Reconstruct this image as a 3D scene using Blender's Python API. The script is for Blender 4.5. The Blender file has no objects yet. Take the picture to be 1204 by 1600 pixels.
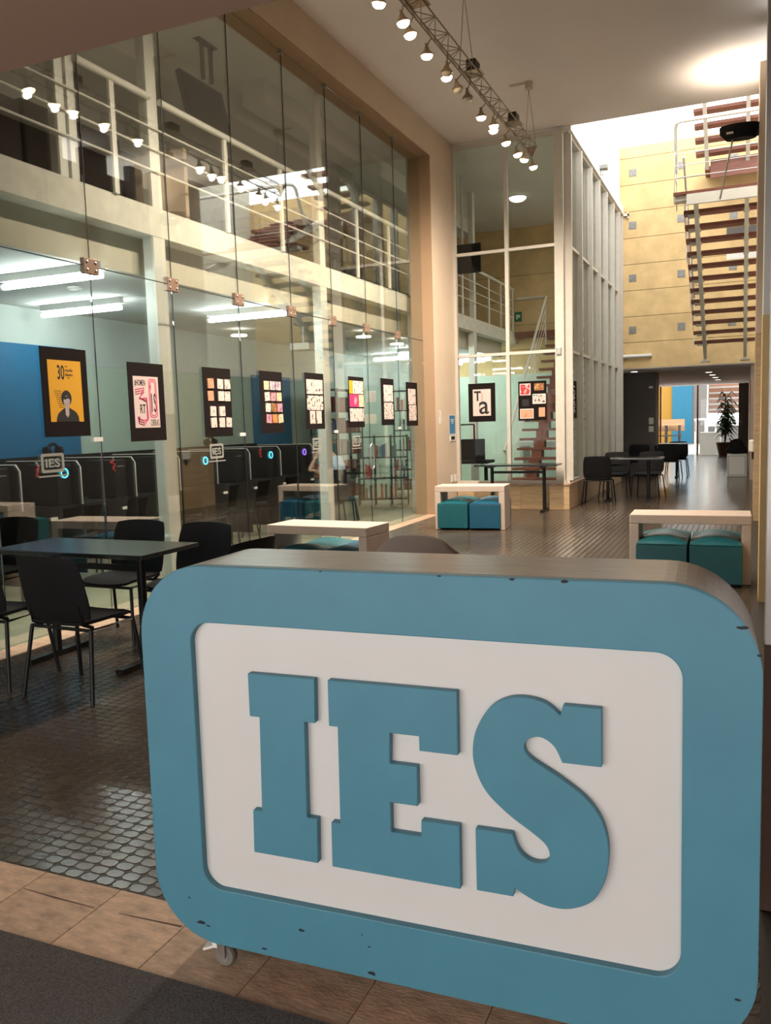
import bpy, bmesh, math, random
from mathutils import Vector, Matrix, Euler
random.seed(7)
SC = bpy.context.scene
COL = SC.collection
PI = math.pi
R = math.radians

# ------------------------------------------------------------------ camera
CAM_H = 1.57
YAW, PITCH, ROLL, FPX = -0.407486815, -0.104959951, -0.030697811, 1306.09
def cam_axes():
    cy, sy, cp, sp = math.cos(YAW), math.sin(YAW), math.cos(PITCH), math.sin(PITCH)
    f = Vector((sy*cp, cy*cp, sp)); r = Vector((cy, -sy, 0)); u = r.cross(f)
    c, s = math.cos(ROLL), math.sin(ROLL)
    return c*r + s*u, -s*r + c*u, f
cr_, cu_, cf_ = cam_axes()
cam_data = bpy.data.cameras.new('camera')
cam = bpy.data.objects.new('camera', cam_data); COL.objects.link(cam)
cam.matrix_world = Matrix(((cr_.x, cu_.x, -cf_.x, 0), (cr_.y, cu_.y, -cf_.y, 0), (cr_.z, cu_.z, -cf_.z, CAM_H), (0, 0, 0, 1)))
cam_data.sensor_fit = 'VERTICAL'; cam_data.sensor_height = 24.0
cam_data.lens = FPX/1600.0*24.0
cam_data.clip_start = 0.05; cam_data.clip_end = 200
SC.camera = cam

# ------------------------------------------------------------------ world, lights, exposure
world = bpy.data.worlds.new('sky'); SC.world = world; world.use_nodes = True
bg = world.node_tree.nodes['Background']
bg.inputs[0].default_value = (1.0, 0.985, 0.955, 1); bg.inputs[1].default_value = 5.4
SC.view_settings.view_transform = 'Standard'; SC.view_settings.look = 'None'
SC.view_settings.exposure = 0.0; SC.view_settings.gamma = 1.0; SC.view_settings.use_curve_mapping = False
SC.cycles.transparent_max_bounces = 32
SC.cycles.max_bounces = 8; SC.cycles.diffuse_bounces = 4; SC.cycles.glossy_bounces = 4
SC.cycles.sample_clamp_indirect = 6.0
SPOT_W, UP_W, TUBE_E = 235.0, 110.0, 72.0

# ------------------------------------------------------------------ materials
MATS = {}
def mat(name, col, rough=0.6, metal=0.0, spec=0.5, var=0.0, vscale=6.0, bump=0.0, bscale=30.0, emit=None, estr=0.0, stretch=None, col2=None, coat=0.0, objvar=0.0):
    if name in MATS: return MATS[name]
    m = bpy.data.materials.new(name); m.use_nodes = True; MATS[name] = m
    nt = m.node_tree; b = nt.nodes['Principled BSDF']
    b.inputs['Base Color'].default_value = (*col, 1); b.inputs['Roughness'].default_value = rough
    b.inputs['Metallic'].default_value = metal; b.inputs['Specular IOR Level'].default_value = spec
    if coat: b.inputs['Coat Weight'].default_value = coat
    if emit: b.inputs['Emission Color'].default_value = (*emit, 1); b.inputs['Emission Strength'].default_value = estr
    if var or bump:
        tc = nt.nodes.new('ShaderNodeTexCoord'); mp = nt.nodes.new('ShaderNodeMapping')
        nt.links.new(tc.outputs['Object'], mp.inputs[0])
        if stretch: mp.inputs['Scale'].default_value = stretch
    if var:
        n = nt.nodes.new('ShaderNodeTexNoise'); n.inputs['Scale'].default_value = vscale; n.inputs['Detail'].default_value = 6
        n.inputs['Roughness'].default_value = 0.62
        nt.links.new(mp.outputs[0], n.inputs['Vector'])
        rp = nt.nodes.new('ShaderNodeValToRGB')
        c2 = col2 or tuple(min(1, c*(1+var)) for c in col)
        c1 = tuple(c*(1-var) for c in col)
        rp.color_ramp.elements[0].color = (*c1, 1); rp.color_ramp.elements[1].color = (*c2, 1)
        rp.color_ramp.elements[0].position = 0.3; rp.color_ramp.elements[1].position = 0.7
        nt.links.new(n.outputs['Fac'], rp.inputs[0])
        out = rp.outputs[0]
        if objvar:
            oi = nt.nodes.new('ShaderNodeObjectInfo'); hs = nt.nodes.new('ShaderNodeHueSaturation')
            mm = nt.nodes.new('ShaderNodeMapRange'); mm.inputs[3].default_value = 1-objvar; mm.inputs[4].default_value = 1+objvar
            nt.links.new(oi.outputs['Random'], mm.inputs[0]); nt.links.new(mm.outputs[0], hs.inputs['Value'])
            nt.links.new(out, hs.inputs['Color']); out = hs.outputs[0]
        nt.links.new(out, b.inputs['Base Color'])
    if bump:
        n2 = nt.nodes.new('ShaderNodeTexNoise'); n2.inputs['Scale'].default_value = bscale; n2.inputs['Detail'].default_value = 4
        nt.links.new(mp.outputs[0], n2.inputs['Vector'])
        bp = nt.nodes.new('ShaderNodeBump'); bp.inputs['Strength'].default_value = bump; bp.inputs['Distance'].default_value = 0.01
        nt.links.new(n2.outputs['Fac'], bp.inputs['Height']); nt.links.new(bp.outputs[0], b.inputs['Normal'])
    return m
def glass_mat(name, tint, refl=0.05, fres=1.0):
    m = bpy.data.materials.new(name); m.use_nodes = True; MATS[name] = m
    nt = m.node_tree; nt.nodes.clear()
    o = nt.nodes.new('ShaderNodeOutputMaterial'); mx = nt.nodes.new('ShaderNodeMixShader')
    tr = nt.nodes.new('ShaderNodeBsdfTransparent'); gl = nt.nodes.new('ShaderNodeBsdfGlossy')
    fr = nt.nodes.new('ShaderNodeFresnel'); fr.inputs[0].default_value = 1.5
    tr.inputs[0].default_value = (*tint, 1); gl.inputs['Roughness'].default_value = 0.0; gl.inputs[0].default_value = (0.95, 0.97, 0.96, 1)
    ml = nt.nodes.new('ShaderNodeMath'); ml.operation = 'MULTIPLY'; ml.inputs[1].default_value = fres
    nt.links.new(fr.outputs[0], ml.inputs[0]); nt.links.new(ml.outputs[0], mx.inputs[0])
    nt.links.new(tr.outputs[0], mx.inputs[1]); nt.links.new(gl.outputs[0], mx.inputs[2]); nt.links.new(mx.outputs[0], o.inputs[0])
    return m
def print_mat(name, paper, ink, scale=9.0, thr=0.55, ink2=None):
    """printed sheet: paper with blots of ink"""
    m = mat(name, paper, 0.6); nt = m.node_tree; b = nt.nodes['Principled BSDF']
    tc = nt.nodes.new('ShaderNodeTexCoord'); n = nt.nodes.new('ShaderNodeTexVoronoi'); n.inputs['Scale'].default_value = scale
    n2 = nt.nodes.new('ShaderNodeTexNoise'); n2.inputs['Scale'].default_value = scale*1.7; n2.inputs['Detail'].default_value = 3
    nt.links.new(tc.outputs['Object'], n.inputs['Vector']); nt.links.new(tc.outputs['Object'], n2.inputs['Vector'])
    g = nt.nodes.new('ShaderNodeMath'); g.operation = 'GREATER_THAN'; g.inputs[1].default_value = thr
    nt.links.new(n2.outputs['Fac'], g.inputs[0])
    mx = nt.nodes.new('ShaderNodeMixRGB'); mx.inputs[1].default_value = (*paper, 1); mx.inputs[2].default_value = (*ink, 1)
    nt.links.new(g.outputs[0], mx.inputs[0])
    if ink2:
        g2 = nt.nodes.new('ShaderNodeMath'); g2.operation = 'LESS_THAN'; g2.inputs[1].default_value = 0.16
        nt.links.new(n.outputs['Distance'], g2.inputs[0])
        mx2 = nt.nodes.new('ShaderNodeMixRGB'); mx2.inputs[2].default_value = (*ink2, 1)
        nt.links.new(mx.outputs[0], mx2.inputs[1]); nt.links.new(g2.outputs[0], mx2.inputs[0]); mx = mx2
    nt.links.new(mx.outputs[0], b.inputs['Base Color'])
    return m

M = dict(
 blue=mat('desk blue paint', (0.066, 0.226, 0.31), 0.5, var=0.06, vscale=5),
 white_panel=mat('white acrylic', (0.67, 0.66, 0.645), 0.32, var=0.02, vscale=3),
 desk_shell=mat('worn grey desk laminate', (0.24, 0.21, 0.185), 0.3, var=0.25, vscale=9, stretch=(1, 6, 6)),
 chip=mat('chipped paint', (0.008, 0.012, 0.02), 0.7),
 steel=mat('caster steel', (0.5, 0.49, 0.47), 0.35, 0.9),
 rubber=mat('caster rubber', (0.16, 0.15, 0.13), 0.6),
 tile=mat('brown glazed floor tile', (0.074, 0.056, 0.041), 0.2, var=0.35, vscale=1.4, objvar=0.25, bump=0.06, bscale=60),
 grout=mat('dark grout', (0.026, 0.02, 0.016), 0.45, var=0.2),
 travertine=mat('travertine', (0.5, 0.345, 0.235), 0.5, var=0.34, vscale=8, stretch=(1.4, 3.6, 1), bump=0.25, objvar=0.12),
 plinth=mat('plinth travertine', (0.52, 0.36, 0.2), 0.45, var=0.22, vscale=4, stretch=(1, 1, 9), objvar=0.12),
 carpet=mat('charcoal carpet', (0.095, 0.086, 0.083), 0.95, var=0.6, vscale=160, bump=0.9, bscale=230),
 cream=mat('cream wall paint', (0.62, 0.495, 0.375), 0.75, var=0.05, vscale=1.5),
 reveal=mat('brown reveal', (0.36, 0.235, 0.14), 0.6, var=0.06, vscale=2),
 ceiling=mat('ceiling paint', (0.8, 0.745, 0.725), 0.85, var=0.03, vscale=1),
 porch=mat('porch ceiling paint', (0.46, 0.3, 0.22), 0.85, var=0.03, vscale=1),
 grey_ceiling=mat('grey ceiling', (0.74, 0.735, 0.69), 0.85, var=0.05, vscale=1),
 yellow=mat('yellow exposed concrete', (0.68, 0.485, 0.235), 0.75, var=0.14, vscale=2.6, bump=0.12, bscale=12, objvar=0.05),
 joint=mat('shadow joint', (0.22, 0.15, 0.07), 0.9),
 concrete=mat('white painted concrete edge', (0.64, 0.61, 0.52), 0.75, var=0.12, vscale=7, bump=0.15, bscale=25),
 bulk=mat('bulkhead paint', (0.5, 0.46, 0.36), 0.8, var=0.05),
 post=mat('cream steel post', (0.66, 0.65, 0.58), 0.45, var=0.04),
 rail=mat('cream railing paint', (0.72, 0.69, 0.61), 0.4, var=0.03),
 alu=mat('grey aluminium frame', (0.60, 0.56, 0.5), 0.42, 0.25, var=0.04),
 fin=mat('white mullion paint', (0.62, 0.58, 0.51), 0.5, var=0.05),
 mint=mat('mint wall paint', (0.56, 0.67, 0.56), 0.75, var=0.03),
 lab_white=mat('lab upper wall', (0.6, 0.65, 0.61), 0.8, var=0.03),
 lab_blue=mat('blue wall paint', (0.005, 0.14, 0.3), 0.6, var=0.05),
 lab_floor=mat('lab floor', (0.4, 0.39, 0.27), 0.35, var=0.12, vscale=3),
 black=mat('black plastic', (0.010, 0.010, 0.011), 0.6, spec=0.15),
 black_soft=mat('black upholstery', (0.011, 0.011, 0.012), 0.75, spec=0.15, bump=0.1, bscale=200),
 black_metal=mat('black steel tube', (0.01, 0.01, 0.011), 0.4, spec=0.3),
 table=mat('black table laminate', (0.016, 0.018, 0.02), 0.22),
 beige_cloth=mat('beige bench vinyl', (0.6, 0.49, 0.41), 0.5, var=0.06, vscale=8),
 teal=mat('teal pouf vinyl', (0.006, 0.1, 0.125), 0.38, var=0.06),
 blue_pouf=mat('blue pouf vinyl', (0.006, 0.085, 0.155), 0.38, var=0.06),
 taupe=mat('taupe chair fabric', (0.3, 0.25, 0.22), 0.9, bump=0.2, bscale=220),
 truss=mat('truss steel', (0.30, 0.255, 0.2), 0.45, 0.5),
 dark_box=mat('dark transformer box', (0.03, 0.02, 0.016), 0.6),
 lamp_metal=mat('lamp can metal', (0.42, 0.33, 0.25), 0.35, 0.7),
 bulb=mat('lit warm bulb', (1, 0.9, 0.7), 0.5, emit=(1, 0.74, 0.42), estr=55.0),
 bulb_off=mat('unlit bulb', (0.7, 0.62, 0.52), 0.2),
 tube=mat('lit fluorescent tube', (1, 1, 1), 0.5, emit=(0.86, 1.0, 0.98), estr=TUBE_E),
 disc=mat('lit ceiling disc', (1, 1, 1), 0.5, emit=(1, 0.94, 0.8), estr=4.0),
 flood=mat('lit floodlight', (1, 1, 1), 0.5, emit=(1, 0.88, 0.72), estr=25.0),
 white=mat('white plastic', (0.75, 0.74, 0.7), 0.45),
 paper=mat('white paper', (0.75, 0.72, 0.68), 0.7),
 pinkpaper=mat('pinkish paper', (0.66, 0.53, 0.5), 0.7),
 board=mat('black poster board', (0.0095, 0.0055, 0.005), 0.8, spec=0.15),
 ink=mat('black ink', (0.012, 0.01, 0.01), 0.7),
 magenta=mat('magenta ink', (0.6, 0.03, 0.15), 0.65),
 posteryellow=mat('yellow poster paper', (0.72, 0.36, 0.015), 0.6),
 face=mat('portrait grey', (0.42, 0.36, 0.34), 0.7, var=0.12, vscale=25),
 bronze=mat('patch fitting', (0.24, 0.155, 0.11), 0.4, 0.3),
 tread=mat('red brown timber tread', (0.2, 0.065, 0.038), 0.5, var=0.22, vscale=5, stretch=(1, 8, 8)),
 screen=mat('dark screen', (0.008, 0.007, 0.008), 0.5, spec=0.2),
 red=mat('red plastic', (0.5, 0.02, 0.025), 0.5),
 green=mat('green sign', (0.01, 0.2, 0.07), 0.5),
 signblue=mat('blue sign', (0.05, 0.22, 0.42), 0.5),
 wood=mat('light brown wood', (0.36, 0.2, 0.1), 0.5, var=0.15, vscale=5, stretch=(1, 7, 1)),
 brick=mat('brown brick wall', (0.22, 0.1, 0.06), 0.8, var=0.15, vscale=8),
 courtyard=mat('courtyard paving', (0.24, 0.225, 0.215), 0.7, var=0.05),
 outyellow=mat('outdoor yellow wall', (0.26, 0.13, 0.008), 0.7), outblue=mat('outdoor blue wall', (0.003, 0.1, 0.18), 0.7),
 outgrey=mat('outdoor grey wall', (0.12, 0.11, 0.105), 0.8), orange=mat('orange wall', (0.6, 0.2, 0.03), 0.7),
 darkwall=mat('dark brown panel', (0.035, 0.027, 0.024), 0.6),
 passage_panel=mat('passage panel', (0.085, 0.07, 0.062), 0.5),
 leaf=mat('dark green leaf', (0.02, 0.06, 0.015), 0.45, var=0.3, vscale=8),
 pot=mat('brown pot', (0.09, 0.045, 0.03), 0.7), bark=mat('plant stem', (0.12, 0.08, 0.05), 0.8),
 skin=mat('skin', (0.48, 0.28, 0.2), 0.6), hair=mat('dark brown hair', (0.03, 0.017, 0.012), 0.6, bump=0.3, bscale=90),
 shirt=mat('light blue shirt', (0.42, 0.55, 0.68), 0.85), jeans=mat('dark trousers', (0.025, 0.03, 0.045), 0.85),
 led_cyan=mat('cyan light ring', (0.1, 0.6, 0.7), 0.5, emit=(0.1, 0.75, 1.0), estr=3.0),
 led_purple=mat('purple light strip', (0.3, 0.2, 0.7), 0.5, emit=(0.3, 0.15, 1.0), estr=3.0),
 ventgrey=mat('grey vent plate', (0.26, 0.26, 0.25), 0.5, 0.4, var=0.25, vscale=30),
 decal=mat('grey frosted decal', (0.30, 0.30, 0.27), 0.7),
 mezz_dark=mat('dark brown furniture', (0.022, 0.013, 0.01), 0.6),
)
M['glass'] = glass_mat('clear glass', (0.965, 0.98, 0.97), fres=0.38)
M['glass2'] = glass_mat('clear thin glass', (0.955, 0.97, 0.96), fres=0.35)

# ------------------------------------------------------------------ mesh helpers
class MB:
    def __init__(s): s.v = []; s.f = []; s.sm = []
    def add(s, vs, fs, smooth=False):
        o = len(s.v); s.v += [tuple(p) for p in vs]; s.f += [tuple(i+o for i in f) for f in fs]; s.sm += [smooth]*len(fs); return s
    def box(s, x0, x1, y0, y1, z0, z1):
        v = [(x0,y0,z0),(x1,y0,z0),(x1,y1,z0),(x0,y1,z0),(x0,y0,z1),(x1,y0,z1),(x1,y1,z1),(x0,y1,z1)]
        return s.add(v, [(0,3,2,1),(4,5,6,7),(0,1,5,4),(1,2,6,5),(2,3,7,6),(3,0,4,7)])
    def bar(s, p, q, w, h=None, up=(0,0,1)):
        h = h or w; p, q = Vector(p), Vector(q); d = (q-p).normalized(); u = Vector(up)
        if abs(d.dot(u)) > 0.99: u = Vector((0,1,0))
        a = d.cross(u).normalized(); b = a.cross(d)
        v = [P + a*sx*w/2 + b*sy*h/2 for P in (p, q) for sx, sy in ((-1,-1),(1,-1),(1,1),(-1,1))]
        return s.add(v, [(3,2,1,0),(4,5,6,7),(0,1,5,4),(1,2,6,5),(2,3,7,6),(3,0,4,7)])
    def tube(s, pts, r, n=10, closed=False, r2=None):
        pts = [Vector(p) for p in pts]; N = len(pts); rings = []; prev = None
        for i, p in enumerate(pts):
            if closed: d = (pts[(i+1) % N]-pts[i-1]).normalized()
            else: d = ((pts[min(i+1, N-1)]-p).normalized() + (p-pts[max(i-1, 0)]).normalized()).normalized()
            if prev is None:
                u = Vector((0,0,1)) if abs(d.z) < 0.9 else Vector((1,0,0)); a = d.cross(u).normalized()
            else: a = (prev - d*prev.dot(d)).normalized()
            prev = a; b = d.cross(a)
            rr = r if r2 is None else r + (r2-r)*i/(N-1)
            rings.append([p + (a*math.cos(2*PI*k/n) + b*math.sin(2*PI*k/n))*rr for k in range(n)])
        v = [q for rg in rings for q in rg]; f = []
        for i in range(N if closed else N-1):
            j = (i+1) % N
            for k in range(n): f.append((i*n+k, i*n+(k+1) % n, j*n+(k+1) % n, j*n+k))
        s.add(v, f, True)
        if not closed: s.add(rings[0], [tuple(range(n-1,-1,-1))]); s.add(rings[-1], [tuple(range(n))])
        return s
    def lathe(s, prof, c=(0,0,0), n=20, axis='z'):
        v = []; f = []
        for r, z in prof:
            for k in range(n):
                a = 2*PI*k/n; p = (r*math.cos(a), r*math.sin(a), z)
                if axis == 'y': p = (p[0], p[2], p[1])
                if axis == 'x': p = (p[2], p[0], p[1])
                v.append((p[0]+c[0], p[1]+c[1], p[2]+c[2]))
        for i in range(len(prof)-1):
            for k in range(n): f.append((i*n+k, i*n+(k+1) % n, (i+1)*n+(k+1) % n, (i+1)*n+k))
        s.add(v, f, True)
        s.add(v[:n], [tuple(range(n-1,-1,-1))]); s.add(v[-n:], [tuple(range(n))]); return s
    def prism_xz(s, pts, y0, y1):
        """outline in x,z pulled from y0 to y1"""
        n = len(pts); v = [(x, y0, z) for x, z in pts] + [(x, y1, z) for x, z in pts]
        a = sum(pts[i][0]*pts[(i+1) % n][1]-pts[(i+1) % n][0]*pts[i][1] for i in range(n))
        F = [tuple(range(n)), tuple(range(2*n-1, n-1, -1))] + [(i, i+n, (i+1) % n+n, (i+1) % n) for i in range(n)]
        if a < 0: F = [t[::-1] for t in F]
        return s.add(v, F)
    def ring_xz(s, outer, inner, y0, y1):
        n = len(outer); v = [(x, y, z) for y in (y0, y1) for L in (outer, inner) for x, z in L]; f = []
        for i in range(n):
            j = (i+1) % n
            f += [(i, j, n+j, n+i), (2*n+j, 2*n+i, 3*n+i, 3*n+j), (i, 2*n+i, 2*n+j, j), (n+j, 3*n+j, 3*n+i, n+i)]
        return s.add(v, f)
    def mesh(s, name):
        me = bpy.data.meshes.new(name); me.from_pydata(s.v, [], s.f)
        bm = bmesh.new(); bm.from_mesh(me); bmesh.ops.recalc_face_normals(bm, faces=bm.faces); bm.to_mesh(me); bm.free()
        me.polygons.foreach_set('use_smooth', s.sm); me.update()
        if any(s.sm): me.set_sharp_from_angle(angle=R(50))
        return me
def rrect(x0, x1, z0, z1, r, n=8):
    p = []
    for cx, cz, a0 in ((x1-r, z1-r, 0), (x0+r, z1-r, 90), (x0+r, z0+r, 180), (x1-r, z0+r, 270)):
        for k in range(n+1):
            a = R(a0+90*k/n); p.append((cx+r*math.cos(a), cz+r*math.sin(a)))
    return p
def link(o, parent=None): 
    COL.objects.link(o)
    if parent is not None: o.parent = parent
    return o
def obj(name, mb, m, parent=None, bevel=0.0, bseg=2, loc=None, rotz=None):
    me = mb.mesh(name) if isinstance(mb, MB) else mb
    if m is not None and not me.materials: me.materials.append(M[m] if isinstance(m, str) else m)
    o = bpy.data.objects.new(name, me); link(o, parent)
    if bevel:
        bv = o.modifiers.new('bevel', 'BEVEL'); bv.width = bevel; bv.segments = bseg; bv.limit_method = 'ANGLE'
        if bseg > 1: bv.harden_normals = False
    if loc: o.location = loc
    if rotz is not None: o.rotation_euler = (0, 0, rotz)
    return o
def tag(o, label=None, cat=None, group=None, kind=None):
    if label: o['label'] = label
    if cat: o['category'] = cat
    if group: o['group'] = group
    if kind: o['kind'] = kind
    return o
def thing(name, label, cat, loc=(0,0,0), rotz=0, group=None, kind=None):
    o = bpy.data.objects.new(name, None); o.empty_display_size = 0.1; link(o)
    o.location = loc; o.rotation_euler = (0, 0, rotz)
    return tag(o, label, cat, group, kind)
def struct(name, mb, m, label=None, bevel=0.0):
    o = obj(name, mb, m, None, bevel); return tag(o, label, None, None, 'structure')
def sroot(name, label=None, loc=(0,0,0), rotz=0): return thing(name, label, None, loc, rotz, None, 'structure')
def dup(root, loc, rotz, label=None, group=None):
    r = root.copy(); COL.objects.link(r); r.location = loc; r.rotation_euler = (0, 0, rotz)
    if label: r['label'] = label
    if group: r['group'] = group
    for ch in list(root.children):
        c = ch.copy(); COL.objects.link(c); c.parent = r
        for g in ch.children:
            d = g.copy(); COL.objects.link(d); d.parent = c
    return r
def text_prism(txt, x0, x1, z0, z1, y0, y1, name='lettering', bold=0.0):
    """text fitted to a rectangle in x,z, standing between y0 (front) and y1"""
    cu = bpy.data.curves.new('t', 'FONT'); cu.body = txt; cu.extrude = 0.5; cu.resolution_u = 3; cu.offset = bold
    o = bpy.data.objects.new('t', cu); COL.objects.link(o)
    dg = bpy.context.evaluated_depsgraph_get(); me = bpy.data.meshes.new_from_object(o.evaluated_get(dg))
    bpy.data.objects.remove(o); bpy.data.curves.remove(cu); me.name = name
    xs = [v.co.x for v in me.vertices]; ys = [v.co.y for v in me.vertices]
    ax, bx, ay, by = min(xs), max(xs), min(ys), max(ys)
    for v in me.vertices:
        v.co = (x0+(v.co.x-ax)/(bx-ax)*(x1-x0), y0 if v.co.z > 0 else y1, z0+(v.co.y-ay)/(by-ay)*(z1-z0))
    return me
def grid_pad(fn, nu, nv, th, k=0.35, dome=0.0):
    """rounded curved cushion: fn(s,t)->(pos, normal) over a squircle; thickness th"""
    mb = MB(); v = []; 
    for side in (1, -1):
        for j in range(nv+1):
            for i in range(nu+1):
                a, b = -1+2*i/nu, -1+2*j/nv
                s_, t_ = a*math.sqrt(1-k*b*b/2*abs(b)), b*math.sqrt(1-k*a*a/2*abs(a))
                p, n = fn(s_, t_); e = 1-max(abs(a), abs(b))**6
                v.append(Vector(p)+Vector(n)*side*th/2*(0.35+0.65*e)+Vector(n)*(dome*(1-a*a)*(1-b*b) if side > 0 else 0))
    W = nu+1; o2 = W*(nv+1); f = []
    for j in range(nv):
        for i in range(nu):
            q = j*W+i; f += [(q, q+1, q+W+1, q+W), (o2+q+W, o2+q+W+1, o2+q+1, o2+q)]
    for i in range(nu):
        f += [(i+1, i, o2+i, o2+i+1)]; q = nv*W+i; f += [(q, q+1, o2+q+1, o2+q)]
    for j in range(nv):
        q = j*W; f += [(q, q+W, o2+q+W, o2+q)]; q = j*W+nu; f += [(q+W, q, o2+q, o2+q+W)]
    mb.add(v, f, True); return mb
def skin_obj(name, pts, edges, m, parent=None, sub=2, root=0):
    me = bpy.data.meshes.new(name); me.from_pydata([p[:3] for p in pts], edges, []); me.materials.append(M[m])
    o = bpy.data.objects.new(name, me); link(o, parent)
    o.modifiers.new('skin', 'SKIN').use_smooth_shade = True
    for i, p in enumerate(pts):
        rr = p[3]; me.skin_vertices[0].data[i].radius = rr if isinstance(rr, tuple) else (rr, rr)
        me.skin_vertices[0].data[i].use_root = (i == root)
    o.modifiers.new('sub', 'SUBSURF').levels = sub; o.modifiers['sub'].render_levels = sub
    return o

# ------------------------------------------------------------------ SETTING: floors
XL, XR = -4.80, 0.12            # faces of the atrium's long walls
YG = 14.5                       # glazed screen at the end of the hall
YW = 21.1                       # yellow concrete wall
ZC = 6.39                       # ceiling of the hall
fl = struct('floor', MB().box(-4.8, 3.2, 2.13, 35, -0.1, 0.0), 'grout', 'dark brown glazed tile floor of the hall and passage')
TX, TY = 0.0715, 0.0505
def tile_mb(x, y, mb, z=0.0022):
    g_ = max(0.0007, 0.0027-max(0, y-2.6)*0.0007); hx, hy, c = TX/2-g_, TY/2-g_, 0.014
    o8 = [(-hx+c,-hy),(hx-c,-hy),(hx,-hy+c*.8),(hx,hy-c*.8),(hx-c,hy),(-hx+c,hy),(-hx,hy-c*.8),(-hx,-hy+c*.8)]
    v = [(x+a, y+b, 0.0) for a, b in o8] + [(x+a*.95, y+b*.94, z) for a, b in o8]
    return mb.add(v, [tuple(range(8, 16))] + [(i, (i+1) % 8, (i+1) % 8+8, i+8) for i in range(8)])
one_tile = tile_mb(0, 0, MB()).mesh('tile'); one_tile.materials.append(M['tile'])
single = 0; far = MB()
ny = int((YG-0.2-2.15)/TY)
picked = set()
cand = []
for j in range(ny):
    for i in range(68):
        x, y = -4.765+i*TX, 2.16+j*TY
        if -2.95 < x < -1.35 and y < 3.1: cand.append((y, i, j))
cand.sort()
for _, i, j in cand[:300]: picked.add((i, j))
rt = random.Random(3)
for j in range(ny):
    for i in range(68):
        x, y = -4.765+i*TX, 2.16+j*TY
        if (i, j) in picked:
            o = bpy.data.objects.new('tile', one_tile); link(o, fl); o.location = (x, y, 0); o.rotation_euler = (rt.uniform(-.004,.004), rt.uniform(-.004,.004), 0)
        else: tile_mb(x, y, far, 0.0022+rt.uniform(-.0003,.0003))
tag(obj('tile_field', far, 'tile', fl), 'small rounded brown glazed tiles', None, None, 'stuff')
# beyond the last separate tiles: fine tile relief in the material
def far_tile_mat():
    m = mat('far glazed tile', (0.085, 0.062, 0.043), 0.2, var=0.3, vscale=1.4); nt = m.node_tree; b = nt.nodes['Principled BSDF']
    tc = nt.nodes.new('ShaderNodeTexCoord'); br = nt.nodes.new('ShaderNodeTexBrick'); br.offset = 0.0
    br.inputs['Scale'].default_value = 1.0; br.inputs['Brick Width'].default_value = TX*2; br.inputs['Row Height'].default_value = TY*2; br.inputs['Mortar Size'].default_value = 0.006
    br.inputs[1].default_value = (1,1,1,1); br.inputs[2].default_value = (.95,.95,.95,1); br.inputs[3].default_value = (0,0,0,1)
    nt.links.new(tc.outputs['Object'], br.inputs[0]); bp = nt.nodes.new('ShaderNodeBump'); bp.inputs['Strength'].default_value = 0.25; bp.inputs['Distance'].default_value = 0.004
    nt.links.new(br.outputs[0], bp.inputs['Height']); nt.links.new(bp.outputs[0], b.inputs['Normal']); return m
M['far_tile'] = far_tile_mat()
obj('far_paving', MB().box(-4.8, 3.2, YG-0.22, 35, 0, 0.0022), 'far_tile', fl)

th = sroot('trim_1', 'travertine threshold strip between the carpet and the dark tiles')
obj('bedding', MB().box(-4.8, 3.0, 1.80, 2.13, -0.1, -0.004), 'grout', th)
slab = MB().box(0.0015, 0.3355, 0, 0.325, -0.03, 0.003).mesh('slab'); slab.materials.append(M['travertine'])
for k in range(-8, 13):
    o = bpy.data.objects.new('slab', slab); link(o, th); o.location = (-1.952+0.337*k, 1.803, 0.0)
for pts in (((-2.284,2.019),(-2.131,2.016),(-1.966,2.0135),(-1.966,2.009),(-2.131,2.008),(-2.284,2.016)), ((-1.864,2.016),(-1.759,2.023),(-1.623,2.031),(-1.623,2.022),(-1.74,2.017),(-1.864,2.013))):
    obj('crack', MB().add([(x, y-.065*0, .0032) for x, y in pts]+[(x, y, .0026) for x, y in pts], [tuple(range(6)), tuple(range(11, 5, -1))]+[(k, (k+1) % 6, (k+1) % 6+6, k+6) for k in range(6)]), 'pot', th)
struct('floor_entrance', MB().box(-4.8, 3.0, -6, 1.80, -0.1, -0.004), 'outgrey', 'entrance floor under the carpet')
tag(obj('entrance_carpet', MB().box(-4.6, 2.6, -2.6, 1.802, -0.004, 0.008), 'carpet'), 'charcoal grey ribbed entrance carpet in front of the reception desk', 'carpet')
sill = sroot('trim_2', 'pale travertine sill strip along the foot of the glass wall')
for k in range(19):
    y0 = 2.2+k*0.6
    obj('slab', MB().box(-4.985, XL+0.02, y0+0.002, min(y0+0.598, 13.398), -0.02, 0.006), 'travertine', sill)

# ------------------------------------------------------------------ SETTING: ceiling and walls
struct('ceiling', MB().box(-5.4, 3.2, 2.05, 14.55, ZC, ZC+0.35), 'ceiling', 'plain off-white ceiling of the tall hall')
struct('ceiling_porch', MB().box(-4.9, 3.2, -6.0, 2.25, 2.8, 2.95), 'porch', 'low pinkish brown soffit over the entrance')
struct('wall_front', MB().box(-5.4, 3.2, 2.05, 2.249, 2.951, ZC-0.001), 'porch', 'wall above the entrance soffit')
wl = sroot('wall_left', 'thick cream wall around the tall glass screen')
obj('lintel', MB().box(-5.2, XL, 2.25, 13.4, 5.92, ZC), 'cream', wl)
obj('pier', MB().box(-5.2, XL, 13.4, YG+0.1, 0, ZC), 'cream', wl)
obj('near_pier', MB().box(-5.2, XL, 1.9, 2.2, 0, 2.8), 'cream', wl)
obj('head_reveal', MB().box(-5.19, XL-0.006, 2.25, 13.39, 5.905, 5.9199), 'reveal', wl)
obj('jamb_reveal', MB().box(-5.19, XL-0.006, 13.385, 13.3999, 0.007, 5.905), 'reveal', wl)
obj('skirting', MB().box(XL, XL+0.015, 13.4, 14.38, 0.0, 0.09), 'travertine', wl)
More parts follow.
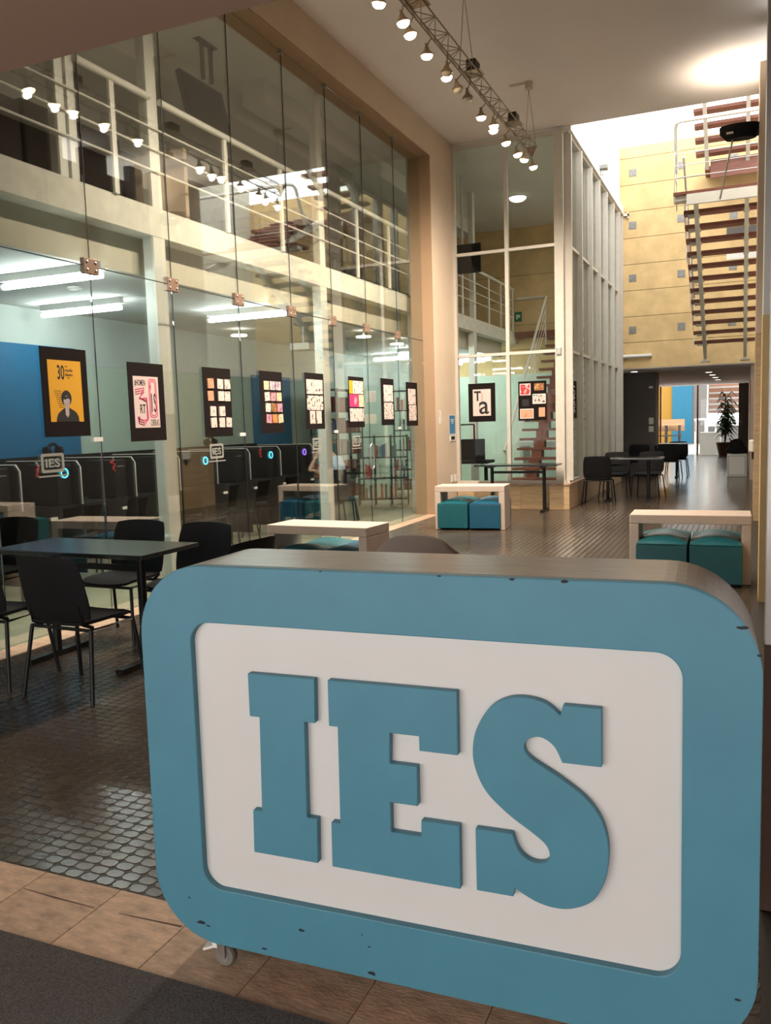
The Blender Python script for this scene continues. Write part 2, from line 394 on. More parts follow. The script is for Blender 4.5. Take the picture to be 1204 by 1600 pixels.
wr = sroot('wall_right', 'beige wall with rough edge along the hall')
obj('plaster', MB().box(XR, 0.5, 13.25, 14.55, 2.7, ZC), 'cream', wr); obj('dark_base', MB().box(XR, 0.5, 13.25, 14.55, 0, 2.699), 'plinth', wr)
obj('dark_panelling', MB().box(0.36, 0.5, 8.0, 13.249, 0, 6.08), 'darkwall', wr)
for a, b in ((8.0, 9.2), (9.35, 11.1), (11.55, 12.15), (12.75, 13.1)): obj('window_pier', MB().box(0.36, 0.5, a, b, 6.081, ZC), 'darkwall', wr)
pl = sroot('wall_pillar', 'pillar of raw concrete below and white plaster above')
obj('concrete_block', MB().box(XR-0.003, 0.6, 7.5, 7.99, 0, 2.35), 'yellow', pl); obj('plaster_shaft', MB().box(XR, 0.6, 7.5, 7.99, 2.352, ZC), 'white', pl)
struct('wall_right_near', MB().box(0.42, 0.6, 2.25, 7.48, 0, ZC), 'darkwall', 'dark brown wall beside the entrance door')
df = sroot('door_1', 'white aluminium frame of the entrance door')
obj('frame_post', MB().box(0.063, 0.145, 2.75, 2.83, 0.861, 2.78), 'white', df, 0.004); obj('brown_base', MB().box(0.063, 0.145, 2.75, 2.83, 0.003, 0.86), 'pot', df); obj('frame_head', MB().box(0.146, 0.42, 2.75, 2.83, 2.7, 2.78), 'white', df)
obj('door_glass', MB().box(0.146, 0.418, 2.785, 2.797, 0.02, 2.698), 'glass2', df)

struct('wall_light_block_left', MB().box(-5.1, -4.9, -2.6, 1.9, 0, 2.8), 'porch', 'unseen left porch wall added to limit entrance daylight')  # unseen wall added to shut daylight out of the porch
struct('wall_light_block_right', MB().box(3.0, 3.2, -6.0, 2.25, 0, 2.8), 'porch', 'unseen right porch wall added to limit entrance daylight')  # added out of view, narrows the sky reaching the desk
# ------------------------------------------------------------------ glass wall on the left
GX = -5.0
J = [2.25, 3.36, 4.46, 5.57, 6.65, 7.79, 8.93, 10.02, 11.10, 12.27, 13.383]
w1 = sroot('window_1', 'tall frameless glass wall held by small square metal patches')
for a, b in zip(J[:-1], J[1:]):
    obj('glass_pane', MB().box(GX-0.006, GX+0.006, a+0.004, b-0.004, 2.945, 5.90), 'glass', w1)
    if abs(a-10.02) > .1 and abs(a-11.10) > .1: obj('glass_pane', MB().box(GX-0.006, GX+0.006, a+0.004, b-0.004, 0.01, 2.935), 'glass', w1)
for y in J[1:-1]:
    pf = obj('patch_fitting', MB().box(GX-0.022, GX+0.022, y-0.085, y+0.085, 2.875, 3.0), 'bronze', w1, 0.004)
    obj('joint_strip', MB().box(GX-0.004, GX+0.004, y-0.0035, y+0.0035, 3.0, 5.9), 'ink', w1)
    obj('joint_strip', MB().box(GX-0.004, GX+0.004, y-0.0035, y+0.0035, 0.01, 2.87), 'ink', w1)
    bl = MB()
    for sy in (-.05, .05):
        for sz in (2.905, 2.97): bl.lathe([(0.012, 0), (0.012, 0.006), (0.004, 0.009)], (GX+0.022, y+sy, sz), 8, 'x')
    obj('bolt', bl, 'steel', pf)
    obj('head_clip', MB().box(GX-0.02, GX+0.02, y-0.03, y+0.03, 5.86, 5.904), 'steel', w1)
obj('transom_joint', MB().box(GX-0.004, GX+0.004, 2.25, 13.38, 2.936, 2.944), 'ink', w1)
dr = sroot('door_2', 'frameless double glass door with steel loop handle')
for a, b in ((10.02, 11.10), (11.10, 12.27)): obj('door_leaf', MB().box(GX-0.006, GX+0.006, a+0.005, b-0.005, 0.012, 2.935), 'glass', dr)
def loop(y, z0, z1, w, x):
    p = [(x, y+w*math.cos(R(t)), z1-w+w*math.sin(R(t))) for t in range(0, 181, 20)] + [(x, y+w*math.cos(R(t)), z0+w+w*math.sin(R(t))) for t in range(180, 361, 20)]
    return p
obj('handle', MB().tube(loop(11.03, 0.93, 1.29, 0.06, GX+0.06), 0.013, 8, True).bar((GX, 11.03, 1.0), (GX+0.06, 11.0, 1.0), 0.015).bar((GX, 11.03, 1.22), (GX+0.06, 11.0, 1.22), 0.015), 'steel', dr)

# ------------------------------------------------------------------ room behind the glass wall: lab below, gallery above
XB = -8.0                        # far wall of the lab
SX = -5.3                        # gallery edge
struct('floor_lab', MB().box(XB, -5.0, 2.0, YW, -0.1, 0.004), 'lab_floor', 'olive grey floor of the computer room')
struct('floor_lab_end', MB().box(-5.0, -2.9, YG+0.02, YW, -0.05, 0.004), 'lab_floor', 'olive grey floor inside the glass stair box')
wb = sroot('wall_lab', 'mint green back wall of the computer room with blue panels')
obj('mint_wall', MB().box(XB-0.2, XB, 2.0, YW, 0, 2.45), 'mint', wb)
obj('upper_wall', MB().box(XB-0.2, XB, 2.0, YW, 2.452, 3.1), 'lab_white', wb)
obj('blue_panel', MB().box(XB, XB+0.02, 2.0, 8.52, 0, 2.66), 'lab_blue', wb); obj('blue_panel', MB().box(XB, XB+0.02, 12.75, 14.1, 0, 2.5), 'lab_blue', wb)
struct('wall_lab_near', MB().box(XB, -5.2, 1.9, 2.0, 0, ZC), 'lab_white', 'near end wall of the computer room')
wle = sroot('wall_lab_far', 'mint end wall of the computer room')
obj('mint_wall', MB().box(XB, -5.0, YW-0.05, YW, 0, 2.72), 'mint', wle); obj('mint_wall', MB().box(-5.0, -2.9, YW-0.05, YW, 0, 2.72), 'mint', wle)
struct('ceiling_lab', MB().box(XB, SX-0.25, 2.0, 20.2, 3.1, 3.2), 'grey_ceiling', 'grey ceiling of the computer room')
struct('floor_gallery', MB().box(XB, SX, 2.0, YW-0.05, 3.455, 3.73), 'concrete', 'gallery slab with pale spalled concrete edge')
gb = sroot('trim_bulkhead', 'set back bulkhead below the gallery slab')
obj('bulkhead', MB().box(SX-0.25, SX-0.2, 2.0, 20.2, 3.1, 3.454), 'bulk', gb)
struct('ceiling_gallery', MB().box(XB-.2, -2.72, YG, YW-0.02, 6.32, 6.5), 'grey_ceiling', 'grey ceiling over the glass stair box')
struct('ceiling_gallery_hall', MB().box(XB-.2, -5.2, 1.9, YG-0.001, 6.32, 6.5), 'grey_ceiling', 'dark grey ceiling over the gallery')
wg = sroot('wall_gallery', 'gallery back wall, dark below and grey above')
obj('lower_wall', MB().box(XB-.2, XB, 2.0, YW, 3.731, 5.45), 'mezz_dark', wg); obj('upper_wall', MB().box(XB-.2, XB, 2.0, YW, 5.451, 6.319), 'grey_ceiling', wg)
gbm = sroot('ceiling_beam', 'grey boxed beams under the gallery ceiling')
obj('beam', MB().box(-7.2, -6.7, 2.0, YG, 5.95, 6.319), 'grey_ceiling', gbm)
obj('duct', MB().box(-6.45, -6.1, 10.4, 20.0, 6.0, 6.319), 'grey_ceiling', gbm)
# steel posts, one structure each
for k, y in enumerate((3.4, 6.9, 10.4, 13.9, 17.4)):
    c = sroot('column_%d' % (k+1), 'square cream steel post %s the gallery edge' % ('at', 'by the second poster on', 'between the fifth and sixth posters on', 'near the wall pier at', 'inside the stair box at')[k])
    obj('upper_shaft', MB().box(SX-0.10, SX+0.0, y-0.075, y+0.075, 3.731, 6.319), 'post', c)
    obj('lower_shaft', MB().box(SX-0.13, SX-0.005, y-0.09, y+0.09, 0.005, 3.454), 'post', c)
c = sroot('column_6', 'double flat cream steel post at the gallery edge'); 
for dy in (-0.065, 0.065): obj('shaft', MB().box(SX-0.10, SX, 5.75+dy-0.045, 5.75+dy+0.045, 3.731, 6.319), 'post', c)
gr = thing('gallery_railing', 'cream tubular railing with three thin rods along the gallery edge', 'railing', (0,0,0))
for a, b in ((2.2, 5.64), (5.86, 6.82), (6.98, 10.32), (10.48, 13.82), (13.98, 17.32), (17.48, 20.5)):
    obj('top_rail', MB().tube([(SX+0.03, a, 4.74), (SX+0.03, b, 4.74)], 0.032, 12), 'rail', gr)
for z in (4.07, 4.27, 4.47): obj('rod', MB().tube([(SX+0.02, 2.2, z), (SX+0.02, 20.5, z)], 0.009, 6), 'rail', gr)
for y in (3.6, 4.7, 6.3, 8.1, 9.3, 11.5, 12.7, 14.7, 15.6, 16.5, 18.4, 19.4, 20.48):
    obj('baluster', MB().box(SX+0.003, SX+0.03, y-0.03, y+0.03, 3.731, 4.72), 'rail', gr)

# ------------------------------------------------------------------ glazed stair box at the end of the hall
w2 = sroot('window_2', 'grey aluminium glazed screen across the end of the hall')
XC = -2.83
obj('frame_bar', MB().box(XL, XC, YG-0.03, YG+0.05, 6.28, 6.34), 'alu', w2); obj('frame_bar', MB().box(XL, XC, YG-0.03, YG+0.03, 0.45, 0.50), 'alu', w2)
for z in (2.70, 4.465): obj('frame_bar', MB().box(XL+.06, XC-.1, YG-0.03, YG+0.03, z, z+0.05), 'alu', w2)
obj('mullion', MB().box(XL, XL+0.055, YG-0.03, YG+0.05, 0.5, 6.28), 'alu', w2); obj('mullion', MB().box(-3.86, -3.80, YG-0.035, YG+0.05, 0.5, 6.28), 'alu', w2)
obj('corner_post', MB().box(XC-0.17, XC-.02, YG-0.04, YG+0.08, 0.45, 6.34), 'fin', w2)
for a, b in ((XL+.055, -3.86), (-3.80, XC-.17)):
    for z0, z1 in ((0.5, 2.70), (2.75, 4.465), (4.515, 6.28)):
        obj('glass_pane', MB().box(a, b, YG-0.004, YG+0.004, z0, z1), 'glass2', w2)
obj('clamp', MB().box(XC-.15, XC-.06, YG-0.07, YG-0.04, 2.65, 2.78), 'steel', w2, 0.01)
w3 = sroot('window_3', 'long glazed side of the stair box with deep white mullions')
MY = [14.62, 15.62, 16.7, 17.65, 18.62, 19.65, 20.55, 21.05]
obj('frame_bar', MB().box(XC-0.06, XC+0.06, YG+.09, YW, 6.28, 6.36), 'fin', w3); obj('frame_bar', MB().box(XC-0.06, XC+0.04, YG+.09, YW, 0.45, 0.5), 'fin', w3)
for k, y in enumerate(MY):
    obj('mullion', MB().box(XC-0.06, XC+0.10, y-0.03, y+0.03, 0.5, 6.28), 'fin', w3)
    if k < len(MY)-1:
        for z in (2.70, 4.465): obj('glazing_bar', MB().box(XC-0.02, XC+0.05, y+.03, MY[k+1]-.03, z, z+0.05), 'alu', w3)
        for z0, z1 in ((0.5, 2.70), (2.75, 4.465), (4.515, 6.28)):
            obj('glass_pane', MB().box(XC-0.004, XC+0.004, y+.03, MY[k+1]-.03, z0, z1), 'glass2', w3)
wp = sroot('wall_plinth', 'low travertine plinth under the glazed stair box')
xs = [-4.78, -4.2, -3.62, -3.17, -2.765]
for a, b in zip(xs[:-1], xs[1:]): obj('slab', MB().box(a+.0015, b-.0015, YG-0.09, YG-0.04, 0.005, 0.425), 'plinth', wp)
ys = [14.463, 15.2, 16.4, 17.6, 18.8, 20.0, 21.0]
for a, b in zip(ys[:-1], ys[1:]): obj('slab', MB().box(-2.81, -2.765, a+.0015, b-.0015, 0.005, 0.425), 'plinth', wp)
obj('cap', MB().box(-4.79, -2.745, YG-0.11, YG+0.06, 0.426, 0.452), 'travertine', wp); obj('cap', MB().box(-2.9, -2.745, YG+0.061, 21.0, 0.426, 0.452), 'travertine', wp)
obj('core', MB().box(-4.78, -2.81, YG-.04, YG+.04, 0, 0.425), 'grout', wp); obj('core', MB().box(-2.88, -2.81, YG+.041, 21.0, 0, 0.425), 'grout', wp)

# ------------------------------------------------------------------ yellow concrete wall
wy = sroot('wall_back', 'yellow exposed concrete wall in wide horizontal panels')
obj('backing', MB().box(XB-.2, 3.2, YW+0.012, YW+0.3, 2.72, 7.85), 'joint', wy)
for k in range(9):
    z0 = 2.72+0.61*k
    obj('panel', MB().box(XB-.2, 3.2, YW, YW+0.011, z0+(0.006 if k else 0), min(z0+0.604, 7.86)), 'yellow', wy)
for x, z in ((-2.515,7.26),(-2.515,6.06),(-2.515,4.84),(-2.515,3.62),(-1.43,6.09),(-1.42,4.84),(-1.41,3.63),(-0.316,3.65),(-0.31,4.9),(-0.31,6.03),(-1.43,7.28),(-0.31,7.28)):
    v = obj('vent_plate', MB().box(x-0.085, x+0.085, YW-0.008, YW, z-0.085, z+0.085), 'ventgrey', wy)
    obj('glass_block', MB().box(x-0.065, x+0.065, YW-0.014, YW-0.008, z-0.065, z+0.065), 'ventgrey', v)
obj('bracket', MB().box(-2.75, -2.6, YW-0.06, YW, 6.28, 6.33).box(-2.63, -2.6, YW-.06, YW, 6.22, 6.38), 'steel', wy)
struct('wall_upper_white', MB().box(-3.0, XC+.02, YG+.06, YW, 6.51, 9.2), 'white', 'white wall rising above the glazed stair box')
struct('wall_stairwell_right', MB().box(3.0, 3.2, 14.55, YW, 0, 8.2), 'concrete', 'pale wall at the far side of the stairwell')
struct('wall_stairwell_low', MB().box(0.25, 0.4, 14.56, YW, 0, 2.7), 'darkwall', 'dark wall below the stairwell')
struct('floor_stairwell', MB().box(0.25, 3.0, 14.56, YW, 2.701, 2.75), 'concrete', 'upper floor of the stairwell')
struct('wall_stairwell_near', MB().box(0.5, 3.2, 14.35, 14.549, 0, ZC), 'concrete', 'pale wall closing the stairwell towards the hall')

# ------------------------------------------------------------------ passage under the yellow wall and courtyard beyond
struct('ceiling_passage', MB().box(-6.0, 3.2, YW+0.0125, 35.2, 2.70, 2.719), 'ceiling', 'low ceiling of the passage under the yellow wall')
wpa = sroot('wall_passage_left', 'dark brown panelled box at the left of the passage')
obj('panel', MB().box(-3.08, -2.16, 23.0, 23.1, 0, 2.695), 'passage_panel', wpa); obj('side_panel', MB().box(-2.3, -2.16, 23.101, 23.9, 0, 2.695), 'passage_panel', wpa)
obj('notice', MB().box(-2.33, -2.21, 22.985, 23.0, 1.35, 1.52), 'paper', wpa); obj('notice', MB().box(-2.33, -2.21, 22.985, 23.0, 1.15, 1.3), 'paper', wpa)
obj('light_switch', MB().box(-2.33, -2.23, 22.985, 23.0, 2.28, 2.34), 'white', wpa)
struct('wall_passage_recess', MB().box(-4.6, -4.4, YW+.3, 35, 0, 2.695), 'orange', 'orange wall glimpsed beyond the dark panel')
struct('wall_passage_right', MB().box(0.1, 0.3, 21.4, 35, 0, 2.695), 'cream', 'beige right wall of the passage')
struct('wall_passage_end', MB().box(-0.25, 0.1, 34.8, 35, 0, 2.695), 'darkwall', 'dark pier at the end of the passage')
w4 = sroot('window_4', 'glass doors from the passage to the bright courtyard')
for x in (-3.1, -1.72): obj('door_post', MB().box(x-0.03, x+0.03, 34.95, 35.03, 0, 2.695), 'brick', w4)
obj('glass_pane', MB().box(-3.07, -1.75, 34.99, 35.0, 0.01, 2.69), 'glass2', w4); obj('glass_pane', MB().box(-1.69, -0.26, 34.99, 35.0, 0.01, 2.69), 'glass2', w4)
obj('pull_handle', MB().tube([(-1.8, 34.93, .9), (-1.8, 34.93, 1.3)], 0.02, 6), 'steel', w4)
struct('floor_courtyard', MB().box(-8, 4, 35.05, 50, -0.1, 0.0), 'courtyard', 'pale paving of the sunlit courtyard')
struct('wall_courtyard_yellow', MB().box(-7, -3.65, 48, 48.2, 0, 3.6), 'outyellow', 'yellow courtyard wall'); struct('wall_courtyard_blue', MB().box(-3.649, -2.62, 47.9, 48.2, 0, 3.6), 'outblue', 'bright blue courtyard wall')
struct('wall_courtyard_grey', MB().box(-2.619, -1.9, 48, 48.2, 0, 3.6), 'outgrey', 'grey courtyard wall')
bc = sroot('wall_courtyard_brick', 'brown brick building with white slats beyond the courtyard')
obj('brick_wall', MB().box(-1.899, 4, 49.5, 49.7, 1.6, 4.2), 'brick', bc); obj('low_wall', MB().box(-1.899, 4, 49.5, 49.7, 0, 0.9), 'outgrey', bc)
for k in range(5): obj('slat', MB().box(-1.899, 0.6, 49.2, 49.3, 1.75+k*0.3, 1.84+k*0.3), 'courtyard', bc)
struct('wall_planter', MB().box(-1.66, -0.9, 35.6, 36.0, 0, 0.85), 'white', 'low white planter wall behind the courtyard glass')
rl = thing('courtyard_railing', 'white railing beyond the glass doors', 'railing', (0,0,0))
for x in (-1.95, -1.55, -1.15): obj('post', MB().tube([(x, 38, 0), (x, 38, 1.35)], 0.035, 8), 'white', rl)
obj('top_rail', MB().tube([(-2.0, 38, 1.35), (-0.6, 38, 1.35)], 0.04, 8), 'white', rl)
t = thing('picnic_table', 'wooden table with benches in front of the yellow courtyard wall', 'table', (-3.75, 45.5, 0))
obj('table_top', MB().box(-0.75, 0.75, -.35, .35, 1.05, 1.12), 'wood', t); obj('back_board', MB().box(-.6, .85, .6, .65, .75, 1.35), 'wood', t)
for x in (-.6, .0, .65): obj('leg', MB().box(x-.05, x+.05, -.3, .3, 0, 1.05), 'mezz_dark', t)
obj('seat', MB().box(-.7, .8, -.6, -.4, .5, .56), 'mezz_dark', t)
for k, (x, y) in enumerate(((-2.62, 22.3), (-0.93, 24.5), (-0.9, 26.3), (-0.88, 28.2), (-0.86, 30.2))):
    d = thing('downlight', ('small round downlight in front of the dark panel', 'first of four round downlights over the passage', 'second of four round downlights over the passage', 'third of four round downlights over the passage', 'last of four round downlights over the passage')[k], 'ceiling light', (x, y, 2.70), 0, 'downlights in the passage ceiling')
    obj('trim_ring', MB().lathe([(0.11, -0.008), (0.11, 0.0)], n=16), 'white', d); obj('lens', MB().lathe([(0.08, -0.012), (0.08, -0.008)], n=14), 'disc', d)

# ------------------------------------------------------------------ RECEPTION DESK
dk = thing('reception_desk', 'blue rounded reception desk with white panel and raised blue letters IES', 'desk', (-0.8, 1.89, 0), R(2.2))
OUT = rrect(-0.772, 0.843, 0.098, 1.2, 0.205, 14); HOLE = rrect(-0.607, 0.680, 0.268, 1.042, 0.06, 14); 
INN = rrect(-0.752, 0.823, 0.118, 1.18, 0.187, 14)
obj('front_frame', MB().ring_xz(OUT, HOLE, 0.0, 0.03), 'blue', dk, 0.003)
obj('body_shell', MB().ring_xz(OUT, INN, 0.0305, 0.32), 'desk_shell', dk)
obj('white_panel', MB().prism_xz(rrect(-0.6069, 0.6799, 0.2681, 1.0419, 0.06, 14), 0.021, 0.0299), 'white_panel', dk)
obj('inner_shelf', MB().box(-0.75, 0.82, 0.05, 0.3, 0.68, 0.7), 'desk_shell', dk)
LI = [(-.430,.910),(-.230,.910),(-.233,.790),(-.264,.790),(-.268,.525),(-.238,.525),(-.241,.400),(-.437,.400),(-.434,.523),(-.406,.523),(-.400,.790),(-.430,.790)]
LE = [(-.192,.911),(.158,.911),(.157,.748),(.056,.748),(.056,.786),(-.022,.786),(-.025,.706),(.049,.706),(.048,.601),(-.026,.601),(-.027,.522),(.055,.522),(.056,.565),(.157,.565),(.156,.398),(-.199,.398),(-.197,.523),(-.171,.523),(-.168,.787),(-.193,.787)]
def smooth(pts):
    out = []; n = len(pts)
    for i in range(n):
        p0, p1, p2, p3 = pts[i-1], pts[i], pts[(i+1) % n], pts[(i+2) % n]
        out.append(p1[:2])
        if p1[2] == 'c' and p2[2] == 'c': continue
        a = p1 if p1[2] == 'c' else p0; d = p2 if p2[2] == 'c' else p3
        for k in range(1, 5):
            t = k/5; t2, t3 = t*t, t*t*t
            out.append(tuple(0.5*(2*p1[q]+(-a[q]+p2[q])*t+(2*a[q]-5*p1[q]+4*p2[q]-d[q])*t2+(-a[q]+3*p1[q]-3*p2[q]+d[q])*t3) for q in (0, 1)))
    return out
LS = [(.416,.901,'c'),(.504,.901,'c'),(.504,.76,'c'),(.413,.76,'c'),(.394,.798,''),(.363,.817,''),(.334,.81,''),(.323,.787,''),(.339,.762,''),(.409,.721,''),(.471,.676,''),(.505,.628,''),(.519,.571,''),(.517,.515,''),(.504,.465,''),(.474,.42,''),(.416,.394,''),(.353,.398,''),(.295,.425,'c'),(.291,.403,'c'),(.198,.403,'c'),(.198,.565,'c'),(.291,.565,'c'),(.307,.523,''),(.336,.502,''),(.368,.504,''),(.381,.522,''),(.373,.548,''),(.344,.572,''),(.279,.615,''),(.226,.665,''),(.2,.721,''),(.195,.769,''),(.205,.82,''),(.236,.874,''),(.276,.903,''),(.322,.912,''),(.373,.903,''),(.409,.876,'c')]
for nm, L in (('letter_i', LI), ('letter_e', LE), ('letter_s', smooth(LS))):
    tag(obj(nm, MB().prism_xz(L, -0.001, 0.0209), 'blue', dk, 0.0015, 1), 'raised blue block letter %s' % nm[-1].upper())
rc = random.Random(5)
for x, z, s in ((-.625,.155,.012),(-.6,.15,.006),(-.66,.225,.004),(-.30,.197,.010),(-.12,.22,.003),(-.10,.19,.004),(-.095,.115,.011),(.72,.145,.012),(.80,.25,.006),(-.42,.118,.007),(.30,1.196,.006),(.42,1.196,.008),(.12,1.197,.004),(.8,1.11,.009),(-.2,1.197,.004),(.835,1.05,.006)):
    pts = [(x+s*rc.uniform(.6,1.3)*math.cos(2*PI*k/7)*1.3, z+s*.5*rc.uniform(.5,1.2)*math.sin(2*PI*k/7)) for k in range(7)]
    obj('paint_chip', MB().prism_xz(pts, -0.0006, 0.001), 'chip', dk)
for x, y, full in ((-0.585, 0.05, 1), (0.64, 0.05, 1), (-0.585, 0.27, 1), (0.64, 0.27, 1)):
    cs = obj('caster', MB().box(x-.03, x+.03, y-.025, y+.03, 0.090, 0.0975).box(x-.008, x+.014, y-.02, y-.016, 0.035, 0.09).box(x-.014, x+.024, y+.02, y+.024, 0.03, 0.09), 'steel', dk)
    obj('wheel', MB().lathe([(0.006,-.013),(0.03,-.013),(0.034,-.008),(0.034,.008),(0.03,.013),(0.006,.013)], (x+.004, y+.002, 0.0375), 20, 'y'), 'rubber', cs)
    obj('hub', MB().lathe([(0.018,-.0145),(0.018,.0145)], (x+.004, y+.002, 0.0375), 14, 'y'), 'steel', cs)
    obj('brake_tab', MB().bar((x-.02, y+.002, 0.066), (x-.062, y-.004, 0.05), 0.034, 0.007).box(x-.03, x-.014, y-.016, y+.02, .06, .085), 'white', cs)
# swivel chair behind the desk
t = thing('office_chair', 'taupe fabric office chair behind the reception desk', 'chair', (-1.25, 3.2, 0))
def fb(s_, t_): return ((0.25*s_*(1-.12*max(0, t_)), 0.05*s_*s_-0.02*t_, 0.86+0.25*t_), (0, 1, 0))
obj('backrest', grid_pad(fb, 12, 10, 0.07, 0.9), 'taupe', t)
obj('seat', grid_pad(lambda s_, t_: ((0.25*s_, -0.28+0.24*t_, 0.47), (0, 0, 1)), 8, 8, 0.08, .5), 'taupe', t)
obj('column', MB().tube([(0, -.28, .1), (0, -.28, .44)], 0.03, 10), 'black', t); obj('back_bar', MB().bar((0, -.2, .44), (0, .06, .5), 0.05, 0.015).bar((0, .05, .5), (0, .06, .75), 0.05, 0.015), 'black', t)
for k in range(5):
    a = 2*PI*k/5+.3; l = obj('base_leg', MB().bar((0, -.28, .11), (.28*math.cos(a), -.28+.28*math.sin(a), .07), 0.04, 0.03), 'black', t)
    obj('wheel', MB().lathe([(0.03, -.02), (0.03, .02)], (.28*math.cos(a), -.28+.28*math.sin(a), .034), 12, 'x'), 'black', l)

# ------------------------------------------------------------------ BENCH TABLES AND POUFS
def bench(label, loc, rot, w, d, h, group):
    t = thing('bench_table', label, 'bench', loc, rot, group)
    obj('top', MB().box(-w/2, w/2, 0, d, h-0.085, h), 'beige_cloth', t, 0.006)
    for s in (-1, 1): obj('side_leg', MB().box(min(s*w/2, s*(w/2-.085)), max(s*w/2, s*(w/2-.085)), 0.001, d-.001, 0.003, h-0.086), 'beige_cloth', t, 0.006)
    return t
def pouf(label, loc, rot, m, group):
    t = thing('pouf', label, 'pouf', loc, rot, group)
    obj('body', MB().box(-.225, .225, -.225, .225, 0.03, 0.378), m, t, 0.008)
    obj('cushion', grid_pad(lambda s_, t_: ((.224*s_, .224*t_, 0.385), (0, 0, 1)), 12, 12, 0.024, 0.06, 0.045), m, t)
    for x in (-.17, .17):
        for y in (-.17, .17): obj('foot', MB().box(x-.02, x+.02, y-.02, y+.02, 0.003, 0.03), 'black', t)
    return t
BG, PG = 'beige inverted U bench tables', 'vinyl poufs under the bench tables'
def bench_set(c, rot, w, lab, labs, m, offs):
    bench(lab, (c[0], c[1], 0), rot, w, 0.46, 0.64, BG)
    ca, sa = math.cos(rot), math.sin(rot)
    for (ox, oy), l, mm in zip(offs, labs, m):
        pouf(l, (c[0]+ox*ca-oy*sa, c[1]+ox*sa+oy*ca, 0), rot, mm, PG)
o4 = ((-.24, .16), (.235, .16), (-.23, .63), (.235, .63))
bench_set((-3.66, 11.55), R(5), 1.03, 'beige bench table in front of the glazed stair box', ('teal pouf at the front of the far bench table', 'blue pouf at the front of the far bench table', 'teal pouf behind, under the far bench table', 'blue pouf behind, under the far bench table'), ('teal', 'blue_pouf', 'teal', 'blue_pouf'), o4)
bench_set((-3.68, 6.85), R(-4), 1.09, 'beige bench table showing just above the left of the reception desk', ('teal front pouf under the bench table nearest the office chair', 'blue front pouf under the bench table nearest the office chair', 'teal rear pouf under the bench table nearest the office chair', 'blue rear pouf under the bench table nearest the office chair'), ('teal', 'blue_pouf', 'teal', 'blue_pouf'), o4)
bench_set((-0.47, 8.2), R(1), 1.07, 'beige bench table standing against the right hand wall', ('teal front pouf farther from the wall, under the right bench table', 'teal front pouf nearer the wall, under the right bench table', 'rear teal pouf farther from the wall, under the right bench table', 'rear teal pouf nearer the wall, under the right bench table'), ('teal', 'teal', 'teal', 'teal'), ((-.235, .06), (.235, .06), (-.235, .53), (.235, .53)))

# ------------------------------------------------------------------ CHAIRS AND TABLES
def make_chair(label, group):
    t = thing('stacking_chair', label, 'chair', (0,0,0), 0, group)
    def fback(s_, t_): 
        z = 0.675+0.2*t_; w = 0.25*(1-.04*t_); return ((w*s_, -0.215-0.045*(t_+1)+0.05*s_*s_, z), (0, -1, 0.2))
    obj('backrest', grid_pad(fback, 14, 12, 0.026, 0.3), 'black', t)
    def fseat(s_, t_): return ((0.235*s_, 0.0+0.215*t_, 0.462-0.02*max(0, t_)**3+0.012*s_*s_), (0, 0, 1))
    obj('seat', grid_pad(fseat, 10, 10, 0.05, 0.4), 'black_soft', t)
    for s in (-1, 1):
        obj('leg', MB().tube([(s*.235, .175, .425), (s*.275, .225, .0)], 0.0125, 8), 'black_metal', t)
        obj('leg', MB().tube([(s*.235, -.17, .425), (s*.275, -.235, .0)], 0.0125, 8), 'black_metal', t)
        obj('back_upright', MB().tube([(s*.2, -.12, .43), (s*.2, -.19, .46), (s*.19, -.215, .58)], 0.011, 8), 'black_metal', t)
    obj('seat_frame', MB().tube([(-.235, .175, .425), (.235, .175, .425), (.235, -.17, .425), (-.235, -.17, .425)], 0.011, 8, True), 'black_metal', t)
    return t
chair0 = None
def chair(x, y, rz, label, group, z=0.0025):
    global chair0
    if chair0 is None:
        chair0 = make_chair(label, group); chair0.location = (x, y, z); chair0.rotation_euler = (0, 0, rz); return chair0
    return dup(chair0, (x, y, z), rz, label, group)
def cafe_table(label, x0, x1, y0, y1, h, z=0.0025):
    t = thing('cafe_table', label, 'table', ((x0+x1)/2, (y0+y1)/2, z)); w, d = (x1-x0)/2, (y1-y0)/2; h -= z
    obj('table_top', MB().box(-w, w, -d, d, h-0.03, h), 'table', t, 0.004)
    for s in (-1, 1):
        x = s*(w-.26); l = obj('leg', MB().tube([(x, 0, 0.04), (x, 0, h-.031)], 0.03, 12), 'black_metal', t)
        obj('foot', MB().bar((x, -d*.9, 0.02), (x, d*.9, 0.02), 0.06, 0.036), 'black_metal', l); obj('bracket', MB().bar((x, -d*.7, h-.045), (x, d*.7, h-.045), 0.05, 0.025), 'black_metal', l)
    obj('stretcher', MB().box(-(w-.26), w-.26, -.015, .015, h-.16, h-.12), 'black_metal', t)
    return t
G1, G2 = 'black stacking chairs at the tables', 'black stacking chairs in the computer room'
cafe_table('black table beside the left glass wall, among four chairs', -4.74, -3.44, 4.12, 4.72, 0.80)
chair(-3.7, 3.86, R(-2), 'black chair showing its whole back, nearest the camera at left', G1)
chair(-4.42, 3.86, R(6), 'black chair cut off by the left edge of the picture', G1)
chair(-4.36, 4.98, R(180), 'black chair across the near table, beside the glass', G1)
chair(-3.72, 4.93, R(176), 'black chair across the near table, at its outer end', G1)
chair(-3.1, 4.5, R(84), 'black chair at the head of the near table, by the desk', G1)
cafe_table('narrow black table in front of the glazed stair box', -4.3, -2.87, 13.85, 14.33, 0.815)
cafe_table('black table beside the long side of the stair box', -2.62, -1.37, 15.75, 16.35, 0.81)
chair(-2.45, 15.55, R(2), 'black chair with its back to us at the table by the stair box', G1)
chair(-2.33, 16.75, R(178), 'dark chair facing us across the table by the stair box', G1)
chair(-1.72, 16.85, R(170), 'second dark chair facing us across the table by the stair box', G1)
